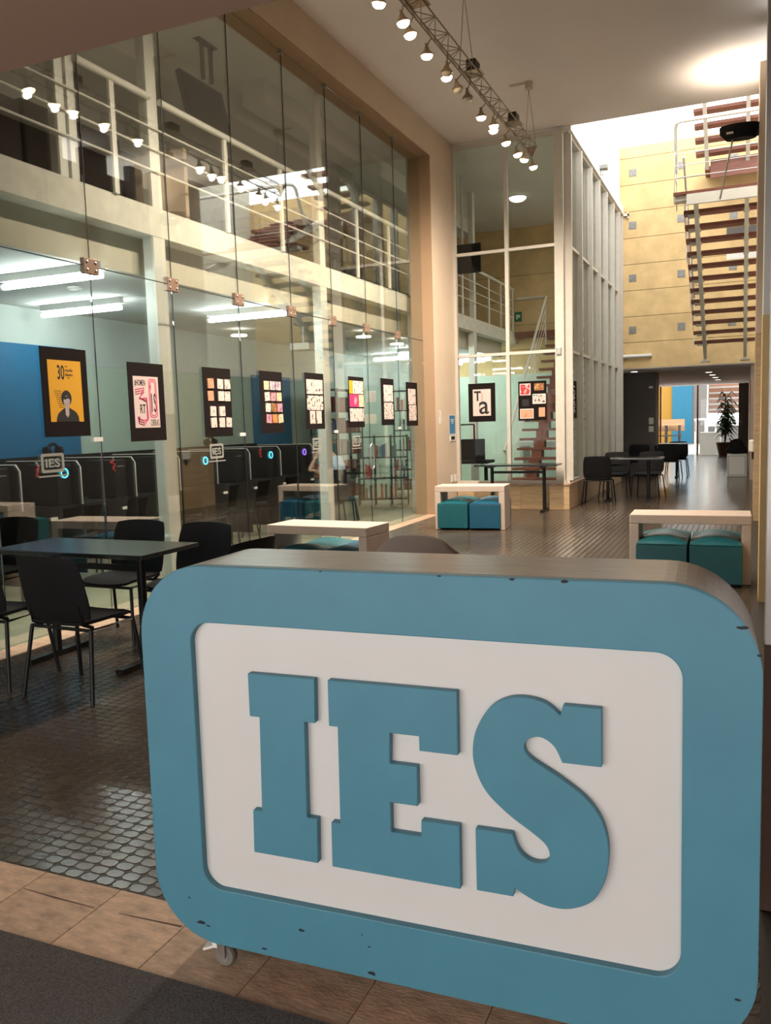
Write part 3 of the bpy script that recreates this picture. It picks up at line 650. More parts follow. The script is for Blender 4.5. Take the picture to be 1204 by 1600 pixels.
cafe_table('black table at the mouth of the passage', -2.35, -1.32, 22.0, 22.6, 0.86)
chair(-2.42, 21.75, R(4), 'black chair at the passage table, nearer the dark panel', G1)
chair(-1.72, 21.85, R(-6), 'black chair at the passage table, nearer the white cube', G1)
chair(-1.62, 22.95, R(178), 'black chair behind the passage table', G1)

# computer room: workstations along the back wall
WY = [4.6, 5.45, 6.37, 7.22, 8.13, 9.0, 9.85, 10.7, 11.6, 12.7]
nth = ('first', 'second', 'third', 'fourth', 'fifth', 'sixth', 'seventh', 'eighth', 'ninth')
for k in range(9):
    a, b = WY[k], WY[k+1]
    t = thing('workstation', '%s black computer desk with side screens, counted from the left' % nth[k], 'desk', (-7.3, (a+b)/2, 0.004), 0, 'computer desks along the back wall')
    w = (b-a)/2
    obj('worktop', MB().box(-.6, .45, -w+.012, w-.012, 0.745, 0.775), 'black', t)
    obj('back_screen', MB().box(-.62, -.6, -w+.012, w-.012, 0.0, 1.3), 'black', t)
    sc = obj('side_screen', MB().prism_xz([(-.59, 0), (.5, 0), (.5, 1.2), (.45, 1.26), (-.59, 1.26)], w-.011, w+.011), 'black', t)
    obj('edge_strip', MB().tube([(.502, w, .78), (.502, w, 1.19), (.45, w, 1.262), (-.59, w, 1.263)], 0.0085, 6), 'alu', sc)
    obj('modesty_panel', MB().box(-.2, -.18, -w+.012, w-.012, 0.2, 0.744), 'black', t)
for k in range(9):
    y = (WY[k]+WY[k+1])/2
    m_ = thing('computer_monitor', 'dark monitor on the %s computer desk from the left' % nth[k], 'monitor', (-7.55, y, 0.779), 0, 'monitors in the computer room')
    obj('screen', MB().box(0, .03, -.27, .27, .12, .45), 'screen', m_, 0.006); obj('stand', MB().box(-.02, 0, -.03, .03, 0.01, .3), 'black', m_); obj('base', MB().box(-.1, .1, -.12, .12, 0, .012), 'black', m_)
    p_ = thing('computer_tower', 'black computer tower on the %s computer desk from the left' % nth[k], 'computer', (-7.1, WY[k+1]-.16, 0.779), 0, 'computer towers in the lab')
    obj('case', MB().box(-.22, .22, -.1, .1, 0, .46), 'black', p_, 0.01)
    if k in (7, 8, 2, 5): obj('light_ring', MB().tube([(.225, .05*math.cos(R(q)), .36+.05*math.sin(R(q))) for q in range(0, 360, 30)], 0.007, 6, True), 'led_cyan' if k != 8 else 'led_purple', p_)
    else: obj('drive_slot', MB().box(.221, .223, -.06, .06, .38, .39), 'ventgrey', p_)
for k, y in enumerate((5.2, 6.05, 7.0, 7.85, 8.95, 9.65, 10.42, 11.3)):
    c = chair(-6.42, y, R(90+random.Random(k).uniform(-9, 9)), 'black chair with a white tag at the %s computer desk' % nth[k], G2)
    tagp = obj('paper_tag', MB().box(-.04, .04, -.312, -.306, .74, .77), 'paper', c); tagp.location = (0.08, 0, 0); tagp.rotation_euler = (0, 0, 0)
chair(-6.05, 12.12, R(93), 'black chair under the seated person in the computer room', G2)
chair(-5.75, 11.5, R(200), 'black chair just inside the glass doors', G2)
for k, (y, z) in enumerate(((7.95, 1.335), (11.3, 1.335))):
    h = thing('headset', ('black headset lying on the desk screens below the second poster', 'black headset lying on the desk screens below the fourth poster')[k], 'headset', (-7.9, y, 1.308))
    obj('headband', MB().tube([(0, -.1*math.cos(R(q)), .14*math.sin(R(q))+.0) for q in range(0, 181, 15)], 0.022, 8), 'black', h)
    for s in (-1, 1): obj('ear_cup', MB().lathe([(.02, -.03), (.055, -.025), (.055, .02), (.02, .03)], (0, s*.1, .055), 12, 'y'), 'black', h)
for k, (y, cl) in enumerate(((6.6, 'red'), (7.75, 'red'), (8.6, 'led_purple'), (11.0, 'red'))):
    b_ = thing('cable_clip', ('red cable bundle at the decal with letters, hung on the desk screen', 'red cable bundle hung beside the first headset', 'small glowing violet gadget hung on the desk screen', 'red cable bundle hung beside the second headset')[k], 'cable', (-6.79, y, 1.12), 0, 'small things hung on the desk screens')
    rr = random.Random(k); p = [(0.012*rr.uniform(-1,1), .035*rr.uniform(-1,1), .0+.025*q) for q in range(6)]
    obj('loop', MB().tube(p, 0.012, 6), cl, b_)
    obj('hook', MB().tube([(0, 0, .12), (0, 0, .15), (-.02, 0, .16)], 0.006, 6), 'steel', b_)

# seated person
pn = thing('person', 'person in light blue shirt seated at a computer desk, hand to face', 'person', (-6.05, 12.1, 0.0))
bd = skin_obj('body', [(0,0,.55,(.13,.16)),(-.03,0,.75,(.11,.15)),(-.08,0,.98,(.1,.16)),(-.12,0,1.12,(.055,.06)),(-.15,0,1.18,.05),(-.19,0,1.25,(.082,.072)),(-.2,0,1.34,(.085,.075)),
  (-.09,-.2,1.02,.05),(-.2,-.27,.83,.042),(-.4,-.2,.86,.035),(-.33,-.08,1.08,.028),(-.30,-.04,1.15,.034),
  (-.09,.2,1.02,.05),(-.22,.25,.83,.042),(-.45,.2,.82,.033),(-.55,.16,.81,.03),
  (-.05,-.1,.52,.09),(-.46,-.12,.52,.07),(-.44,-.12,.1,.05),(-.56,-.12,.05,.04),(-.05,.1,.52,.09),(-.46,.12,.52,.07),(-.44,.12,.1,.05),(-.56,.12,.05,.04),
  (-.335,-.02,1.19,.009),(-.325,-.015,1.215,.008),(-.325,-.045,1.195,.009),(-.312,-.04,1.225,.008),(-.31,-.065,1.19,.009),(-.3,-.06,1.22,.008),(-.35,-.055,1.14,.010)],
  [(0,1),(1,2),(2,3),(3,4),(4,5),(5,6),(2,7),(7,8),(8,9),(9,10),(10,11),(2,12),(12,13),(13,14),(14,15),(0,16),(16,17),(17,18),(18,19),(0,20),(20,21),(21,22),(22,23),(11,24),(24,25),(11,26),(26,27),(11,28),(28,29),(10,30)], 'skin', pn)
skin_obj('shirt', [(0,0,.52,(.16,.19)),(-.03,0,.75,(.14,.185)),(-.07,0,.95,(.13,.19)),(-.105,0,1.06,(.08,.1)),(-.08,-.2,1.02,.075),(-.15,-.265,.9,.068),(-.08,.2,1.02,.075),(-.15,.25,.9,.068)],
  [(0,1),(1,2),(2,3),(2,4),(4,5),(2,6),(6,7)], 'shirt', pn)
skin_obj('trousers', [(0,0,.53,(.14,.17)),(-.07,-.1,.53,.11),(-.47,-.12,.53,.088),(-.45,-.12,.12,.066),(-.07,.1,.53,.11),(-.47,.12,.53,.088),(-.45,.12,.12,.066)], [(0,1),(1,2),(2,3),(0,4),(4,5),(5,6)], 'jeans', pn)
obj('hair', MB().lathe([(0.02,.125),(.06,.118),(.09,.085),(.1,.035),(.097,-.02),(.075,-.05),(.03,-.055)], (-.168, 0, 1.335), 16), 'hair', pn)
obj('nose', MB().lathe([(.004,.02),(.013,0),(.006,-.008)], (-.283, 0, 1.275), 8), 'skin', pn)
for s in (-1, 1):
    obj('ear', MB().lathe([(.008,-.008),(.026,0),(.008,.008)], (-.185, s*.08, 1.28), 10, 'y'), 'skin', pn); obj('shoe', MB().box(-.68, -.42, s*.12-.05, s*.12+.05, 0.006, .085), 'black', pn, 0.02)
    obj('eye', MB().lathe([(.003,-.004),(.009,0),(.003,.004)], (-.272, s*.03, 1.3), 8, 'x'), 'ink', pn)
obj('wrist_band', MB().tube([(-.335+.034*math.cos(R(q)), -.09+.034*math.sin(R(q)), 1.055+.012*math.cos(R(q))) for q in range(0, 360, 30)], 0.009, 6, True), 'white', pn)
t = thing('water_bottle', 'clear water bottle on the desk beside the seated person', 'bottle', (-6.95, 11.75, 0.78))
obj('bottle_body', MB().lathe([(.03,0),(.034,.02),(.034,.15),(.014,.2),(.014,.215)], n=14), 'decal', t); obj('cap', MB().lathe([(.016,.215),(.016,.24)], n=12), 'white', t)

# metal book shelves
BK = [mat('book cover %d' % i, c, 0.6) for i, c in enumerate(((.35,.08,.04),(.05,.12,.3),(.5,.45,.38),(.3,.2,.12),(.08,.08,.08),(.12,.3,.3),(.55,.5,.45),(.4,.05,.05)))]
def rack(label, x, y, rz, w, h, lv, seed, d=0.3):
    t = thing('book_rack', label, 'shelf', (x, y, 0.005), rz, 'open steel book racks')
    for sx in (-w/2, -w/6, w/6, w/2):
        for sy in (-d/2, d/2): obj('upright', MB().bar((sx, sy, 0), (sx, sy, h), 0.022), 'black_metal', t)
    cnt = {}; rb = random.Random(seed); ca, sa = math.cos(rz), math.sin(rz)
    for k in range(lv):
        z = 0.12+k*(h-.15)/(lv-1)
        for sy in (-d/2, d/2): obj('shelf_bar', MB().bar((-w/2, sy, z), (w/2, sy, z), 0.02), 'black_metal', t)
        obj('shelf', MB().box(-w/2, w/2, -d/2+.012, d/2-.012, z-.004, z+.006), 'black_metal', t)
        if k == lv-1: continue
        xx = -w/2+.03
        while xx < w/2-.08:
            bw, bh = rb.uniform(.02, .05), rb.uniform(.2, .3)
            if rb.random() < (.75 if lv > 4 else .5):
                col = rb.randrange(8); cn = ('red brown','navy','grey','tan','black','teal','cream','red')[col]
                lx, ly = xx+bw/2, rb.uniform(-.03, .03)
                b_ = obj('book', MB().box(-bw/2+.001, bw/2-.001, -.1, .1, 0, bh), BK[col]); b_.location = (x+lx*ca-ly*sa, y+lx*sa+ly*ca, 0.005+z+.0062); b_.rotation_euler = (0, 0, rz)
                cnt[(k, cn)] = cnt.get((k, cn), 0)+1; tag(b_, '%s %s book along the %s level of the %s' % (('first','second','third','fourth','fifth','sixth','seventh','eighth','ninth','tenth')[cnt[(k, cn)]-1], cn, ('lowest','second','third','fourth','fifth','top')[k], label.split(' holding')[0]), 'book', 'books on the %s, level %s' % (label.split(' holding')[0], k+1))
            xx += bw+rb.choice((.003, .004, .005, .05))
    return t
rack('tall wide steel rack holding books behind the glass doors', -7.55, 15.2, R(90), 1.7, 2.3, 6, 2)
rack('narrow tall steel rack holding few books by the blue stripe', -6.6, 17.3, R(20), 1.1, 2.3, 6, 4)
rack('low steel rack holding magazines in front of the tall racks', -6.45, 14.9, R(20), 0.95, 1.35, 4, 6)

# lab fluorescent fittings, with unseen tubes added to brighten the room
for k, (x0, x1, y) in enumerate(((-6.57, -5.34, 6.12), (-7.75, -6.55, 7.78), (-6.47, -5.24, 9.35), (-7.7, -6.4, 4.0), (-6.3, -5.42, 19.0), (-7.6, -6.5, 17.2), (-7.6, -6.4, 19.9), (-6.6, -5.6, 16.2))):
    f = thing('fluorescent_light', ('lit fluorescent tube nearest the glass, over the first poster', 'lit fluorescent tube farther back, over the first poster', 'lit fluorescent tube over the third and fourth posters', 'unseen fluorescent tube added beyond the left edge to brighten the lab', 'lit fluorescent tube seen through the glazed screen', 'lit fluorescent tube deep behind the glazed screen', 'fluorescent tube added at the end wall to brighten the computer room', 'unseen fluorescent tube added behind the wall pier for lab light')[k], 'light', (0, y, 0), 0, 'fluorescent fittings on the lab ceiling')
    obj('housing', MB().box(x0, x1, -.03, .03, 3.03, 3.1), 'white', f); obj('tube', MB().tube([(x0+.02, 0, 2.985), (x1-.02, 0, 2.985)], 0.028, 10), 'tube', f)
for k, (x, y) in enumerate(((-7.2, 11.2), (-5.75, 12.65), (-5.8, 14.2))):
    d = thing('disc_light', ('small lit disc light below the third patch fitting', 'small lit disc light over the sixth poster', 'small lit disc light over the seventh poster')[k], 'light', (x, y, 3.1), 0, 'round disc lights in the lab')
    obj('stem', MB().tube([(0,0,-.08),(0,0,-.001)], .012, 8), 'white', d); obj('disc', MB().lathe([(.05,-.12),(.12,-.115),(.12,-.09),(.03,-.08)], n=20), 'disc', d)
d = thing('smoke_detector', 'round white detector on the lab ceiling between the tubes', 'detector', (-6.5, 7.0, 3.1)); obj('base', MB().lathe([(.075,-.02),(.075,0)], n=18), 'white', d); obj('head', MB().lathe([(.03,-.055),(.05,-.045),(.05,-.02)], n=18), 'white', d)
d = thing('ceiling_projector', 'white projector hung from the lab ceiling behind the door panes', 'projector', (-6.3, 11.6, 3.1)); obj('pole', MB().tube([(0,0,-.25),(0,0,0)], .02, 8), 'white', d); obj('case', MB().box(-.17,.17,-.14,.14,-.36,-.25), 'white', d, .015); obj('lens', MB().lathe([(.04,0),(.04,.04)], (-.17,0,-.31), 12, 'x'), 'black', d)

d = thing('oval_ceiling_light', 'small lit oval lamp on the ceiling of the glazed stair box', 'light', (-4.55, 18.2, 6.32)); obj('base', MB().lathe([(.2,-.02),(.2,0)], n=20), 'white', d); obj('diffuser', MB().lathe([(.03,-.1),(.12,-.085),(.17,-.05),(.18,-.02)], n=20), 'disc', d)
# gallery furniture and stand-ins for mirrored shapes
t = thing('hanging_screen', 'dark screen hung from the gallery ceiling on two arms, over the first post', 'television', (-6.2, 9.2, 6.319))
for y in (-.09, .09): obj('arm', MB().box(-.02, .02, y-.02, y+.02, -.45, -.005), 'mezz_dark', t)
obj('mount_plate', MB().box(-.05, .05, -.2, .2, -.006, 0), 'mezz_dark', t)
obj('screen', MB().add([Vector(p) for p in ((-.03,-.45,-.98),(.03,-.45,-1.0),(.03,.45,-1.0),(-.03,.45,-.98),(-.15,-.45,-.45),(-.09,-.45,-.43),(-.09,.45,-.43),(-.15,.45,-.45))], [(0,3,2,1),(4,5,6,7),(0,1,5,4),(1,2,6,5),(2,3,7,6),(3,0,4,7)]), 'screen', t)
t = thing('hanging_screen', 'dark screen hung inside the glazed stair box, seen above its railing', 'television', (-4.98, 16.0, 6.319))
obj('arm', MB().box(-.16, -.13, .04, .07, -1.4, 0), 'post', t); obj('screen', MB().box(-.24, .24, -.02, .04, -1.88, -1.33), 'screen', t, .006)
def reflection_block(label, y0, y1, h, x=-7.6, m='mezz_dark'):  # dark blocks imitating panels mirrored in the glass
    t = thing('gallery_reflection_block', label, 'reflection_block', (x, (y0+y1)/2, 3.7305), 0, 'dark blocks imitating mirrored panels'); w = (y1-y0)/2
    obj('body', MB().box(-.3, .3, -w, w, 0.05, h), m, t); obj('plinth', MB().box(-.27, .27, -w+.02, w-.02, 0, .05), 'black', t)
    for k in range(2): 
        dd = obj('door', MB().box(.3, .315, -w+.01+k*w, -w+.99*w+k*w, .08, h-.03), m, t); obj('handle', MB().box(.315, .33, (.06 if k else -.06)-.01, (.06 if k else -.06)+.01, h*.5, h*.5+.14), 'steel', dd)
for k, (a, b, h) in enumerate(((4.0, 5.6, 1.5), (5.65, 7.2, 1.45), (7.25, 8.8, 1.5), (8.85, 10.0, 1.35))): reflection_block('%s tall dark cabinet along the gallery wall, imitating a mirrored panel, from the left' % nth[k], a, b, h)
t = thing('gallery_reflection_panel', 'pale curved partition on the gallery imitating the mirrored right wall', 'reflection_panel', (-6.3, 8.3, 3.7305)); obj('panel', MB().prism_xz([(-.35+.7*k/10, 0) for k in range(11)] + [(.35-.7*k/10, 1.05) for k in range(11)], -.03, .03), 'cream', t)  # pale panel standing in for the right wall's reflection
obj('base', MB().box(-.36, .36, -.15, .15, 0, .02), 'black', t)
for k, (y, x) in enumerate(((10.9, -5.75), (11.9, -5.8), (12.9, -5.75), (15.6, -5.8), (9.6, -5.9))):
    t = thing('gallery_armchair', ('dark armchair on the gallery between the two posts', 'dark armchair on the gallery over the sixth poster', 'dark armchair on the gallery near the wall pier', 'dark armchair on the gallery seen through the glazed screen', 'dark armchair on the gallery left of the second post')[k], 'armchair', (x, y, 3.7305), R(90), 'dark armchairs on the gallery')
    obj('seat', MB().box(-.3, .3, -.28, .28, .25, .44), 'mezz_dark', t, .03); obj('backrest', MB().box(-.32, .32, -.34, -.24, .25, .88), 'mezz_dark', t, .04)
    for s in (-1, 1): obj('armrest', MB().box(s*.36-.05, s*.36+.05, -.3, .3, .25, .6), 'mezz_dark', t, .02)
    for sx in (-.28, .28):
        for sy in (-.24, .24): obj('leg', MB().box(sx-.02, sx+.02, sy-.02, sy+.02, 0, .25), 'black', t)
t = thing('exit_sign', 'small green running figure sign on the yellow wall in the stair box', 'sign', (-5.3, YW-.002, 4.15)); obj('plate', MB().box(-.09, .09, -.012, 0, -.12, .12), 'green', t); obj('symbol', MB().box(-.05, -.01, -.014, -.012, -.06, .06).box(0, .05, -.014, -.012, -.02, .05), 'white', t)

# stair inside the glazed box
st = thing('inner_stair', 'red brown timber stair on a stepped spine inside the glazed box', 'stair', (0,0,0))
for k in range(1, 19):
    z, y = .196*k, 16.3+.235*k
    obj('tread', MB().box(-4.42, -3.12, y-.15, y+.15, z-.05, z), 'tread', st)
    obj('spine_step', MB().box(-4.12, -3.9, y-.13, y+.11, z-.24, z-.051), 'tread', st)
obj('landing', MB().box(-5.28, -3.0, 20.7, YW-.06, 3.6, 3.73), 'tread', st)
obj('hand_rail', MB().tube([(-4.47, 16.5, .95), (-4.47, 20.35, 4.38), (-4.47, 20.55, 4.5), (-4.52, 20.6, 4.52), (-5.2, 20.6, 4.52)], .03, 10), 'rail', st)
for q in range(3): obj('rod', MB().tube([(-4.47, 16.6, .35+.2*q), (-4.47, 20.4, 3.75+.2*q)], .008, 6), 'rail', st)
for y in (16.6, 18.0, 19.3, 20.45): obj('baluster', MB().bar((-4.47, y, (y-16.3)*.83-.1), (-4.47, y, (y-16.3)*.89+.75), .03, .012), 'rail', st)
# black equipment stand inside the box
t = thing('print_frame', 'thin metal frame machine on a black bench behind the glazed screen', 'machine', (-5.3, 16.3, .005))
obj('bench_top', MB().box(-.5, .6, -.3, .3, .72, .78), 'black', t); obj('back', MB().box(-.5, .4, .25, .3, .78, 1.2), 'black', t)
for x in (-.45, .5): obj('leg', MB().box(x-.03, x+.03, -.03, .03, 0, .72), 'black', t)
for x in (-.25, .3): obj('upright', MB().bar((x, -.1, .78), (x, -.1, 1.5), .03), 'black_metal', t)
obj('crossbar', MB().bar((-.25, -.1, 1.5), (.3, -.1, 1.5), .03), 'black_metal', t)
t = thing('white_desk', 'white desk inside the glazed box behind the stair', 'desk', (-4.0, 19.6, .005)); obj('top', MB().box(-.9, 1.0, -.4, .4, .95, 1.05), 'white', t)
for x in (-.8, .9): obj('leg', MB().box(x-.04, x+.04, -.35, .35, 0, .95), 'white', t)

# ------------------------------------------------------------------ open stair under the skylight
os_ = thing('open_stair', 'red brown open tread stair on two cream stringers under the skylight', 'stair', (0,0,0))
N = 12
for k in range(N):
    y, z = 20.2-.335*k, 3.18+.183*k
    obj('tread', MB().box(-1.07, .23, y-.15, y+.15, z-.05, z+.01), 'tread', os_)
    for x in (-.85, -.03): obj('bracket', MB().box(x-.16 if x < -.5 else x-.05, x+.05, y-.08, y+.12, z-.085, z-.051), 'rail', os_)
for x in (-.85, -.03):
    obj('stringer', MB().bar((x, 20.42, 2.86), (x, 16.75, 4.90), .07, .16), 'rail', os_); obj('stringer_head', MB().bar((x, 16.76, 4.86), (x, 16.12, 5.3), .07, .16), 'rail', os_)
    obj('base_plate', MB().box(x-.1, x+.1, 20.3, 20.6, 2.73, 2.76), 'rail', os_); obj('stub', MB().box(x-.03, x+.03, 20.36, 20.44, 2.76, 2.95), 'rail', os_)
LY0, LY1, LZ = 16.0, 16.6, 5.45
for q in range(3): obj('landing_plank', MB().box(-1.22, 1.6, LY0+q*.2+.003, LY0+q*.2+.197, LZ-.05, LZ), 'tread', os_)
obj('landing_fascia', MB().box(-1.0, 1.6, LY0+.0, LY0+.06, LZ-.23, LZ-.052), 'rail', os_); obj('landing_bracket', MB().box(-1.22, -1.0, LY0+.06, LY0+.3, LZ-.14, LZ-.052), 'rail', os_)
# landing railing
obj('landing_rail', MB().tube([(1.5, LY0+.03, LZ+1.2), (-1.1, LY0+.03, LZ+1.2), (-1.18, LY0+.05, LZ+1.18), (-1.2, LY0+.15, LZ+1.12), (-1.2, LY1-.1, LZ+.45)], .036, 10), 'rail', os_)
for z in (.25, .45, .65): 
    obj('landing_rod', MB().tube([(1.5, LY0+.03, LZ+z), (-1.2, LY0+.03, LZ+z), (-1.2, LY1, LZ+z)], .007, 6), 'steel', os_)
for x, y in ((-1.2, LY0+.03), (-1.2, LY1-.05), (.6, LY0+.03)): obj('landing_post', MB().tube([(x, y, LZ-.2), (x, y, LZ+.7)], .009, 6), 'steel', os_)
for x in (-.85, -.03): obj('upper_stringer', MB().bar((x, 20.5, 7.0), (x, 16.2, 9.45), .08, .17), 'rail', os_)
for k in range(11):
    y, z = 20.2-.335*k, 7.22+.19*k; obj('tread', MB().box(-1.07, .23, y-.15, y+.15, z-.05, z+.01), 'tread', os_)
obj('upper_landing', MB().box(-.9, 2.6, 20.45, YW-.02, 6.92, 7.0), 'tread', os_); obj('riser_board', MB().box(-.78, .2, 20.36, 20.4, 6.72, 7.1), 'tread', os_)
for k in range(9):
    y, z = 17.2+.34*k, 5.6+.165*k; obj('tread', MB().box(.4, 1.6, y-.15, y+.15, z-.05, z), 'tread', os_)
for x in (.5, 1.5): obj('stringer', MB().bar((x, 16.7, 5.2), (x, 20.5, 6.95), .07, .16), 'rail', os_)
# hand rails of the lower flight
for x in (-1.09,): obj('flight_rail', MB().tube([(x, 20.3, 4.15), (x, 16.6, 6.2)], .022, 8), 'rail', os_)
for q in range(3): obj('flight_rod', MB().tube([(-1.09, 20.25, 3.35+.2*q), (-1.09, 16.8, 5.25+.2*q)], .007, 6), 'rail', os_)
for y in (20.25, 18.9, 17.6): 
    z = 3.18+(20.2-y)/.335*.183; obj('flight_post', MB().tube([(-1.09, y, z-.1), (-1.09, y, z+1.0)], .011, 6), 'rail', os_)
t = thing('spare_tube', 'unlit white tube fitting at the foot of the yellow wall', 'light', (0, YW-.002, 3.0)); obj('tube', MB().tube([(-2.72, -.07, 0), (-2.06, -.07, 0)], .042, 12), 'white', t); obj('holder', MB().box(-2.7, -2.62, -.05, 0, -.03, .03).box(-2.16, -2.08, -.05, 0, -.03, .03), 'white', t)
t = thing('banner', 'pale blue and white notice behind the open stair', 'sign', (-.15, YW-.003, 5.6)); obj('blue_band', MB().box(-.3, .35, -.01, 0, -.02, .16), 'outgrey', t); obj('sheet', MB().box(-.3, .35, -.01, 0, -.55, -.35), 'white', t)
# uplighter on the right wall
t = thing('wall_uplighter', 'black oval uplighter with an angled rod on the right wall', 'wall lamp', (XR, 13.3, 5.5))
bodyv = MB()
bodyv.add([( -.25+.27*math.cos(R(q)), .16*math.sin(R(q)), .09) for q in range(0, 360, 15)] + [(-.25+.26*math.cos(R(q)), .15*math.sin(R(q)), 0.0) for q in range(0, 360, 15)] + [(-.23+.2*math.cos(R(q)), .1*math.sin(R(q)), -.09) for q in range(0, 360, 15)],
  [(k, (k+1) % 24, 24+(k+1) % 24, 24+k) for k in range(24)] + [(24+k, 24+(k+1) % 24, 48+(k+1) % 24, 48+k) for k in range(24)] + [tuple(range(48, 72))], True)
obj('shade', bodyv, 'black', t); obj('lamp_element', MB().box(-.36, -.14, -.05, .05, .03, .05), 'flood', t); obj('wall_plate', MB().box(-.04, 0, -.06, .06, -.06, .06), 'black', t)
obj('rod', MB().tube([(-.34, 0, -.08), (-.5, 0, -.88)], .012, 8), 'rail', t); obj('side_lens', MB().box(-.42, -.33, -.17, -.145, -.045, -.02), 'bulb_off', t)
L = bpy.data.lights.new('uplight', 'SPOT'); L.energy = UP_W; L.color = (1, .86, .68); L.spot_size = R(130); L.spot_blend = 1.0; L.shadow_soft_size = .06
lo = bpy.data.objects.new('uplight_source', L); link(lo, t); lo.location = (-.25, 0, .12); lo.rotation_euler = (R(180), 0, 0)
t = thing('emergency_lamp', 'small white emergency lamp fixed to the right wall edge', 'light', (XR, 13.6, 1.08)); obj('case', MB().box(-.07, 0, -.1, .1, -.09, .09), 'white', t, .02); obj('cable_box', MB().box(-.03, 0, -.02, .02, -.2, -.09), 'ink', t)
t = thing('fire_sign', 'narrow red fire sign on the right wall of the passage', 'sign', (.098, 22.5, 1.95)); obj('plate', MB().box(-.01, 0, -.35, .35, -.4, .4), 'red', t)
t = thing('roof_floodlight', 'small floodlight on the top edge of the glazed stair box', 'light', (-2.78, 17.6, 6.361)); obj('bracket', MB().box(-.01, .12, -.02, .02, 0, .12), 'steel', t); obj('head', MB().box(.05, .2, -.09, .09, .1, .17), 'ventgrey', t)

# ------------------------------------------------------------------ lighting truss
TXX = -2.91
tr = thing('lighting_truss', 'slim triangular steel truss hung on cables below the hall ceiling', 'truss', (TXX, 0, 0))
Y0, Y1, ZB, ZT = 5.0, 12.5, 5.36, 5.505
for x, z in ((0, ZB), (-.078, ZT), (.078, ZT)): obj('chord', MB().tube([(x, Y0, z), (x, Y1, z)], .009, 6), 'truss', tr)
br = MB(); n = 38
for k in range(n):
    a, b = Y0+(Y1-Y0)*k/n, Y0+(Y1-Y0)*(k+1)/n; p = (a, b) if k % 2 else (b, a)
    for s in (-1, 1): br.tube([(0, p[0], ZB), (s*.078, p[1], ZT)], .0045, 5)
    br.tube([(-.078, p[0], ZT), (.078, p[1], ZT)], .0045, 5)
    if k % 2 == 0: br.tube([(-.078, a, ZT), (.078, a, ZT)], .0045, 5)
obj('bracing', br, 'truss', tr)
obj('end_plate', MB().prism_xz([(-.085, ZT+.01), (.085, ZT+.01), (0, ZB-.02)], Y1, Y1+.008), 'lamp_metal', tr)
for y in (12.44, 9.4, 6.3):
    obj('cable', MB().tube([(-.078, y, ZT), (-.015, y, ZC-.1)], .004, 5), 'truss', tr); obj('cable', MB().tube([(.078, y, ZT), (-.015, y, ZC-.1)], .004, 5), 'truss', tr)
    obj('ceiling_anchor', MB().box(-.06, .03, y-.05, y+.05, ZC-.1, ZC-.001).box(-.3, .03, y-.02, y+.02, ZC-.02, ZC-.001), 'cream', tr)
for k, y in enumerate((6.0, 7.85, 9.65, 11.48)):
    tb = thing('transformer_box', ('dark transformer box on the truss beyond the top of the picture', 'dark transformer box on the truss at the top edge of the picture', 'dark transformer box at the middle of the truss', 'dark transformer box near the far end of the truss')[k], 'box', (TXX, y, ZT+.01), 0, 'transformer boxes on the truss')
    obj('plate', MB().box(-.11, .11, -.1, .1, 0, .008), 'lamp_metal', tb); obj('case', MB().box(-.055, .055, -.09, .09, .008, .13), 'dark_box', tb)
lamps = [(6.3,1,-.05),(6.7,1,.03),(7.08,1,-.05),(7.5,1,-.02),(7.75,1,-.05),(8.24,1,-.05),(8.72,0,.0),(8.84,1,-.06),(9.2,0,-.06),(9.5,0,-.03),(10.14,1,-.06),(10.5,1,-.01),(10.66,1,-.06),(11.2,1,-.05),(11.75,1,-.04),(12.02,1,.02),(12.42,1,.03)]
ords = ('first','second','third','fourth','fifth','sixth','seventh','eighth','ninth','tenth','eleventh','twelfth','thirteenth','fourteenth','fifteenth','sixteenth','seventeenth')
for k, (y, on_, dx) in enumerate(lamps):
    s = thing('spotlight', '%s halogen spotlight on the truss, %s along it counted from the far end' % ('lit' if on_ else 'unlit', ords[len(lamps)-1-k]), 'spotlight', (TXX, y, ZB-.012), 0, 'halogen spotlights on the truss')
    tilt = random.Random(k).uniform(-.25, .2)
    obj('clip', MB().tube([(0,0,.0),(dx*.6,0.02,-.02),(dx,0,-.055)], .007, 6).tube([(dx,-.02,-.05),(dx,.02,-.05)], .012, 6), 'truss', s)
    can = obj('can', MB().lathe([(.012,0),(.022,-.02),(.026,-.04),(.06,-.075),(.064,-.09),(.06,-.09),(.052,-.078)], n=16), 'lamp_metal', s); can.location = (dx, 0, -.055); can.rotation_euler = (R(8), tilt, 0)
    bb = obj('bulb', MB().lathe([(.005,-.066),(.048,-.074),(.057,-.092),(.05,-.112),(.032,-.126),(.006,-.131)], n=16), 'bulb' if on_ else 'bulb_off', s); bb.location = (dx, 0, -.055); bb.rotation_euler = (R(8), tilt, 0)
    if on_:
        L = bpy.data.lights.new('spot', 'SPOT'); L.energy = SPOT_W; L.color = (1, .84, .68); L.spot_size = R(160); L.spot_blend = 1.0; L.shadow_soft_size = .03
        lo = bpy.data.objects.new('spot_source', L); link(lo, s); lo.location = (dx, 0, -.2); lo.rotation_euler = (R(8), tilt+.3, 0)

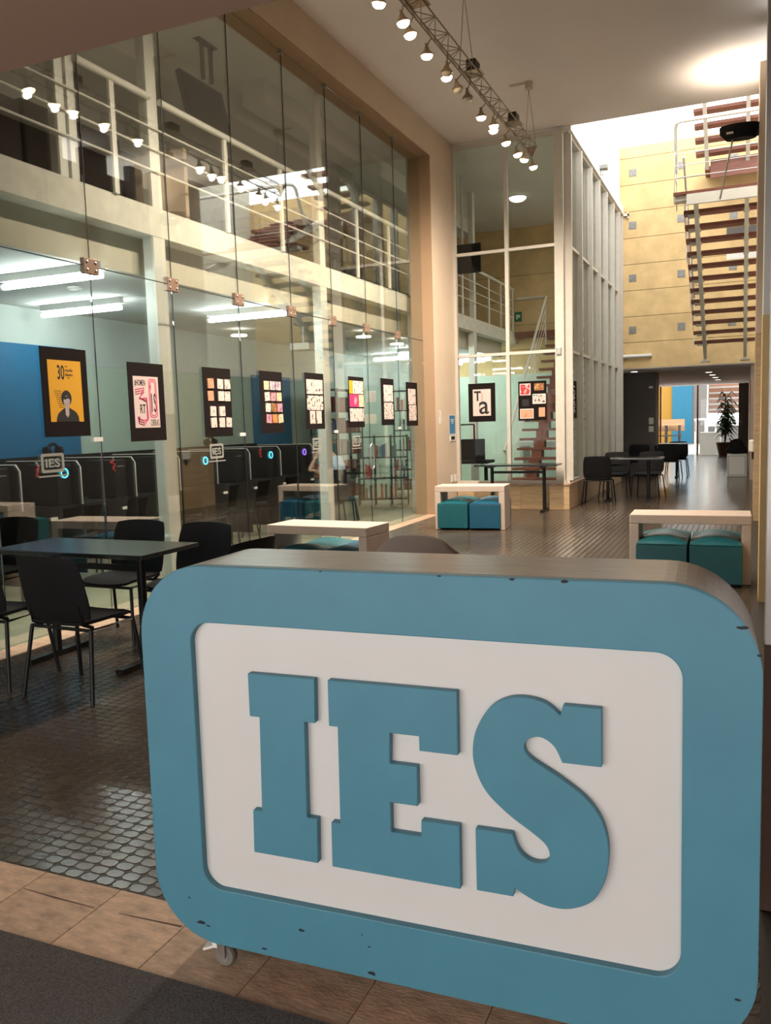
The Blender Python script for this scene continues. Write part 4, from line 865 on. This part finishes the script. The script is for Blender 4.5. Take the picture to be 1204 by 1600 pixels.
# ------------------------------------------------------------------ posters on the glass
def poster(label, y, z, cat='poster', group='black poster boards on the glass', x=GX+.009, rot=R(90), w=.495, h=.7):
    t = thing('poster_board', label, cat, (x, y, z), rot, group)
    obj('board', MB().box(-w/2, w/2, -.004, 0, -h/2, h/2), 'board', t); return t
def card(t, x, z, w, h, m, name='sheet', rz=0.0, y=-.004, th=.0015):
    p = [(x+math.cos(rz)*a*w/2-math.sin(rz)*b*h/2, z+math.sin(rz)*a*w/2+math.cos(rz)*b*h/2) for a, b in ((-1,-1),(1,-1),(1,1),(-1,1))]
    return obj(name, MB().prism_xz(p, y-th, y), m, t)
def txt(t, s, x0, x1, z0, z1, m, y=-.0056, bold=0.0, name='lettering'): return obj(name, text_prism(s, x0, x1, z0, z1, y-.0007, y, name, bold), m, t)
PM = {k: print_mat(k, *v) for k, v in dict(
 sheet_grey=((.66,.54,.5),(.1,.08,.08),11,.60), sheet_dark=((.66,.55,.5),(.06,.05,.05),16,.57), sheet_red=((.68,.58,.55),(.08,.06,.06),14,.6,(.45,.03,.06)),
 card_peach=((.62,.33,.2),(.5,.22,.12),8,.6), card_white=((.72,.62,.56),(.35,.28,.25),20,.6), card_pink=((.62,.3,.33),(.35,.1,.2),12,.55), card_orange=((.62,.25,.08),(.4,.1,.03),12,.55), card_cream=((.68,.55,.36),(.5,.3,.15),14,.6), card_violet=((.36,.26,.36),(.65,.55,.55),14,.5), card_brown=((.28,.11,.04),(.5,.3,.1),14,.55)).items()}
for k, v in PM.items(): M[k] = v
p = poster('black board with a yellow 30 poster and a portrait in dark jacket', 5.195, 1.897)
card(p, 0, .01, .355, .485, 'posteryellow')
txt(p, '30', -.08, -.005, .1, .215, 'ink', bold=.015)
for i in range(2): txt(p, ('media', 'diseno')[i], .002, .085, .165-.035*i, .19-.035*i, 'ink', bold=.01)
txt(p, '1988', .02, .05, .112, .12, 'ink'); txt(p, '30', .003, .03, .2, .212, 'ink')
for i in range(9): obj('text_line', MB().box(-.13+.006*i, -.13+.006*i+.08-.004*i, -.0063, -.0056, .008-.016*i, .0115-.016*i), 'ink', p)
obj('portrait_jacket', MB().prism_xz([(-.12,-.232),(.125,-.232),(.12,-.19),(.095,-.155),(.045,-.13),(.02,-.12),(-.02,-.12),(-.05,-.135),(-.095,-.165),(-.115,-.2)], -.0064, -.0056), 'ink', p)
obj('portrait_neck', MB().prism_xz([(-.02,-.175),(.0,-.2),(.02,-.175),(.02,-.1),(-.02,-.1)], -.0068, -.0064), 'face', p)
obj('portrait_hair', MB().prism_xz([(.055*math.cos(R(q)), -.045+.062*math.sin(R(q))) for q in range(0, 360, 20)], -.0068, -.0060), 'ink', p)
obj('portrait_face', MB().prism_xz([(.034*math.cos(R(q)), -.07+.045*math.sin(R(q))) for q in range(0, 360, 20)], -.0072, -.0068), 'face', p)
obj('portrait_fringe', MB().prism_xz([(-.04,-.03),(.04,-.03),(.036,-.055),(.01,-.045),(-.015,-.058),(-.036,-.05)], -.0076, -.0072), 'ink', p)
p = poster('black board with a white sheet of large magenta outlined numerals', 6.185, 1.832)
card(p, -.01, .0, .345, .46, 'pinkpaper')
txt(p, '#HOMEN', -.165, -.02, .14, .2, 'ink', bold=.01); txt(p, 'NE', .03, .06, .12, .155, 'ink'); txt(p, '1S', .055, .125, -.09, .08, 'ink', bold=.01); txt(p, 'RT', -.105, -.03, -.1, -.02, 'ink', bold=.015); txt(p, 'OBRAS', .03, .15, -.215, -.155, 'ink')
for o_ in (0, .016): obj('numeral_zero', MB().ring_xz(rrect(.025+o_, .135-o_, -.14+o_, .21-o_, .03, 4), rrect(.033+o_, .127-o_, -.132+o_, .202-o_, .025, 4), -.0066, -.0056), 'magenta', p)
for o_ in (0, .02, .04): obj('numeral_three', MB().tube([(-.16, -.0062, .11-o_), (-.04, -.0062, .13-o_), (-.11, -.0062, .03+o_*.3), (-.01, -.0062, .04-o_), (.0-o_*.4, -.0062, -.15), (-.06, -.0062, -.205+o_), (-.13+o_*.3, -.0062, -.19+o_), (-.14+o_*.4, -.0062, -.13)], .0045, 5), 'magenta', p)
p = poster('black board with eleven crumpled pale paper cards in four rows', 7.298, 1.842)
rg = random.Random(2)
for r_, (z, xs_) in enumerate(((.19, (-.13, .05, .17)), (.065, (-.13, .05, .17)), (-.09, (-.1, .05)), (-.205, (-.1, .05, .18)))):
    for q, x in enumerate(xs_): 
        c = card(p, x, z, .1, .1, 'card_peach' if q == 0 and r_ < 2 else 'card_white', 'paper_card', rg.uniform(-.06, .06), th=rg.uniform(.004, .016))
p = poster('black board with four rows of small multicoloured cards', 8.372, 1.855)
cm = ('card_cream','card_violet','card_violet','card_white','card_pink','card_cream','card_white','card_brown','card_pink','card_pink','card_orange','card_cream')
for r_ in range(4):
    for q in range(3): card(p, -.11+.13*q+.02*r_*.5, .19-.125*r_, .11, .098, cm[r_*3+q], 'paper_card', rg.uniform(-.08, .08), th=.004)
p = poster('black board with two wide sketch sheets over two half sheets', 9.425, 1.881)
card(p, .0, .18, .43, .18, 'sheet_grey'); card(p, .0, -.02, .43, .18, 'sheet_dark'); card(p, -.08, -.2, .14, .16, 'sheet_grey'); card(p, .09, -.2, .14, .16, 'sheet_grey')
p = poster('black board with yellow edged, pink and pale sheets stacked', 10.66, 1.883)
card(p, 0, .205, .46, .18, 'posteryellow'); card(p, .05, .205, .33, .18, 'sheet_red', y=-.0056); card(p, 0, .02, .46, .17, 'magenta'); card(p, .15, .02, .16, .17, 'card_cream', y=-.0056); obj('oval_motif', MB().prism_xz([(-.04+.045*math.cos(R(q)), .02+.06*math.sin(R(q))) for q in range(0, 360, 20)], -.0064, -.0056), 'card_pink', p); card(p, 0, -.175, .46, .18, 'sheet_grey')
p = poster('black board with two pale sheets, the upper one with red marks', 11.77, 1.9)
card(p, .03, .13, .36, .25, 'sheet_red'); card(p, .03, -.135, .36, .25, 'sheet_dark')
p = poster('black board with two pale sheets, last one before the wall pier', 12.78, 1.876)
card(p, .0, .12, .33, .25, 'sheet_grey'); card(p, .02, -.14, .33, .25, 'sheet_dark')
def poster_b(label, x, z): 
    t = thing('poster_board', label, 'poster', (x, YG-.009, z), 0, 'black poster boards on the glass'); obj('board', MB().box(-.2475, .2475, -.004, 0, -.34, .34), 'board', t); return t
p = poster_b('black board with large letters T and a on the glazed screen', -4.32, 1.895)
card(p, .0, -.0, .33, .47, 'pinkpaper'); txt(p, 'T', -.14, -.015, .03, .205, 'ink', bold=.03); txt(p, 'a', -.05, .13, -.205, .02, 'ink', bold=.01); obj('text_column', MB().box(-.05, -.045, -.0063, -.0056, -.15, 0), 'ink', p)
for i in range(8): obj('text_line', MB().box(-.01, .02, -.0063, -.0056, .03+.02*i, .035+.02*i), 'ink', p)
p = poster_b('black board with six small cards and a red square print', -3.41, 1.892)
card(p, -.125, .2, .19, .2, 'paper'); card(p, -.125, .2, .165, .175, print_mat('red_print', (.5,.03,.04), (.62,.4,.4), 9, .56), y=-.0056); card(p, .12, .235, .17, .12, 'card_brown'); card(p, .12, .03, .23, .17, 'paper'); card(p, .12, .03, .2, .14, 'sheet_dark', y=-.0056); card(p, -.1, -.22, .24, .17, 'paper'); card(p, -.1, -.22, .22, .145, 'card_peach', y=-.0056); card(p, .165, -.2, .11, .16, 'card_peach'); card(p, -.12, -.03, .12, .12, 'ink')
p = thing('poster_board', 'dark board with white vertical script letters on the side glass', 'poster', (XC+.009, 15.12, 1.9), R(90), 'black poster boards on the glass'); obj('board', MB().box(-.3, .3, -.004, 0, -.33, .33), 'board', p)
ob = txt(p, 'LONDE', -.24, .24, -.1, .1, 'paper', bold=.02)
for v in ob.data.vertices: v.co.x, v.co.z = v.co.z*1.3, -v.co.x
# small cards and decals on the glass
for k, (y, z) in enumerate(((5.53, 1.515), (7.74, 1.505), (10.0, 1.49), (12.23, 1.5))):
    c = tag(obj('caption_card', MB().box(-.055, .055, -.002, 0, -.018, .018), 'paper'), ('white caption card right of the portrait poster', 'white caption card right of the crumpled paper board', 'white caption card on the post side of the sketch sheets', 'white caption card right of the red marked sheets')[k], 'card', 'caption cards on the glass'); c.location = (GX+.008, y, z); c.rotation_euler = (0, 0, R(90))
def decal(label, y):
    t = thing('glass_decal', label, 'decal', (GX+.0075, y, 1.345), R(90), 'frosted decals on the glass')
    obj('outline', MB().ring_xz(rrect(-.12, .12, -.075, .075, .02, 4), rrect(-.095, .095, -.052, .052, .012, 4), -.001, 0), 'decal', t)
    obj('lettering', text_prism('IES', -.075, .075, -.035, .035, -.001, 0, 'lettering', .02), 'decal', t); obj('caption_line', MB().box(-.15, .15, -.001, 0, -.108, -.096), 'decal', t)
decal('grey frosted IES decal on the glass left of the first post', 5.01); decal('grey frosted IES decal on the glass below the crumpled paper board', 7.24)
decal('grey frosted IES decal on the glass in front of the seated person', 9.45); decal('grey frosted IES decal on the glass door beside the handle', 10.62)
# things on the wall pier
t = thing('wall_notice', 'narrow white paper notice on the cream pier', 'notice', (XL, 13.59, 1.66), R(90)); obj('sheet', MB().box(-.055, .055, -.004, 0, -.11, .11), 'paper', t); obj('red_mark', MB().box(-.05, -.035, -.005, -.004, .0, .09), 'red', t)
t = thing('wall_sign', 'pale blue sign with white lettering on the cream pier', 'sign', (XL, 14.23, 1.52), R(90)); obj('plate', MB().box(-.17, .17, -.006, 0, -.17, .17), 'signblue', t); obj('border', MB().ring_xz(rrect(-.175,.175,-.175,.175,.004,1), rrect(-.162,.162,-.162,.162,.004,1), -.008, -.006), 'white', t)
for i in range(3): obj('text_line', MB().box(-.1+.03*i, .1-.03*i, -.0075, -.006, .08-.03*i, .095-.03*i), 'white', t)
t = thing('card_reader', 'small black window on a white plate below the blue sign', 'plate', (XL, 14.24, 1.285), R(90)); obj('plate', MB().box(-.15, .15, -.01, 0, -.055, .055), 'white', t); obj('window', MB().box(-.1, .1, -.012, -.01, -.03, .03), 'ink', t)
for k, y in enumerate((14.17, 14.37)):
    t = thing('wall_socket', ('white socket low on the pier, farther from the glazed screen', 'white socket low on the pier, next to the glazed screen')[k], 'socket', (XL, y, .56), R(90), 'sockets low on the pier'); obj('plate', MB().box(-.06, .06, -.012, 0, -.06, .06), 'paper', t); obj('outlet', MB().box(-.03, .03, -.014, -.012, -.03, .03), 'white', t)

# ------------------------------------------------------------------ things in the passage
t = thing('white_cube', 'white cube seat against the right wall of the passage', 'cube seat', (-.19, 22.65, .0025)); obj('body', MB().box(-.22, .23, -.22, .22, 0, .56), 'white', t, .015); obj('groove', MB().ring_xz(rrect(-.19,.2,.04,.52,.02,3), rrect(-.18,.19,.05,.51,.02,3), -.222, -.2195), 'outgrey', t)
t = thing('black_bag', 'slumped black bag on top of the white cube seat', 'bag', (-.2, 22.66, .5655))
bv = MB(); rb = random.Random(1); prof = [(.12,0),(.24,.02),(.25,.1),(.2,.17),(.17,.24),(.13,.33),(.05,.37)]
bv.lathe(prof, n=14); bv.v = [(x*(1+.12*math.sin(5*z*9+x*9)), y*.8, z*(1+.2*x)) for x, y, z in bv.v]
obj('bag_body', bv, 'black_soft', t); obj('strap', MB().tube([(-.1,0,.3),(-.16,-.1,.38),(-.05,-.18,.25),(.05,-.19,.1)], .015, 6), 'black', t)
t = thing('recess_lamp', 'warm lit lamp on the orange wall beyond the dark panel', 'lamp', (-4.398, 26.5, 1.6))
obj('back_plate', MB().box(0, .03, -.15, .15, -.25, .25), 'white', t); obj('diffuser', MB().box(.03, .1, -.12, .12, -.22, .22), mat('lit warm diffuser', (1, .9, .7), .5, emit=(1, .66, .25), estr=9.0), t)
def dracaena(label, x, y, h, seed, z=.0025):
    t = thing('potted_plant', label, 'plant', (x, y, z)); rp = random.Random(seed)
    obj('pot', MB().lathe([(.2,0),(.3,.48),(.32,.5),(.29,.5),(.28,.44)], n=20), 'pot', t)
    lf = MB()
    for q in range(4):
        a = rp.uniform(0, 6.28); hh = h*(.55+.4*q/3); tip = Vector((.16*math.cos(a), .16*math.sin(a), hh))
        obj('stem', MB().tube([(0, 0, .4), (tip.x*.6, tip.y*.6, hh*.6), tip], .022, 6), 'bark', t)
        for k in range(46):
            zz = hh*(.5+.5*k/45); b = k*2.4+q; l = rp.uniform(.35, .6); base = Vector((tip.x*zz/hh, tip.y*zz/hh, zz)); d = Vector((math.cos(b), math.sin(b), 0)); el = rp.uniform(.2, .9)
            mid = base+d*l*.5+Vector((0,0,l*.5*el)); end = base+d*l+Vector((0,0,l*(el-.9)*.6)); sd = Vector((-d.y, d.x, 0))*.04
            lf.add([base-sd*.4, base+sd*.4, mid+sd, mid-sd, end], [(0,1,2,3),(3,2,4)])
    tag(obj('foliage', lf, 'leaf', t), None, None, None, 'stuff'); return t
dracaena('tall leafy plant in a brown pot beside the courtyard doors', -.7, 33.6, 2.3, 3)
dracaena('dark leafy plant behind the side glazing beyond the dark panel', -3.6, 25.5, 1.7, 8)
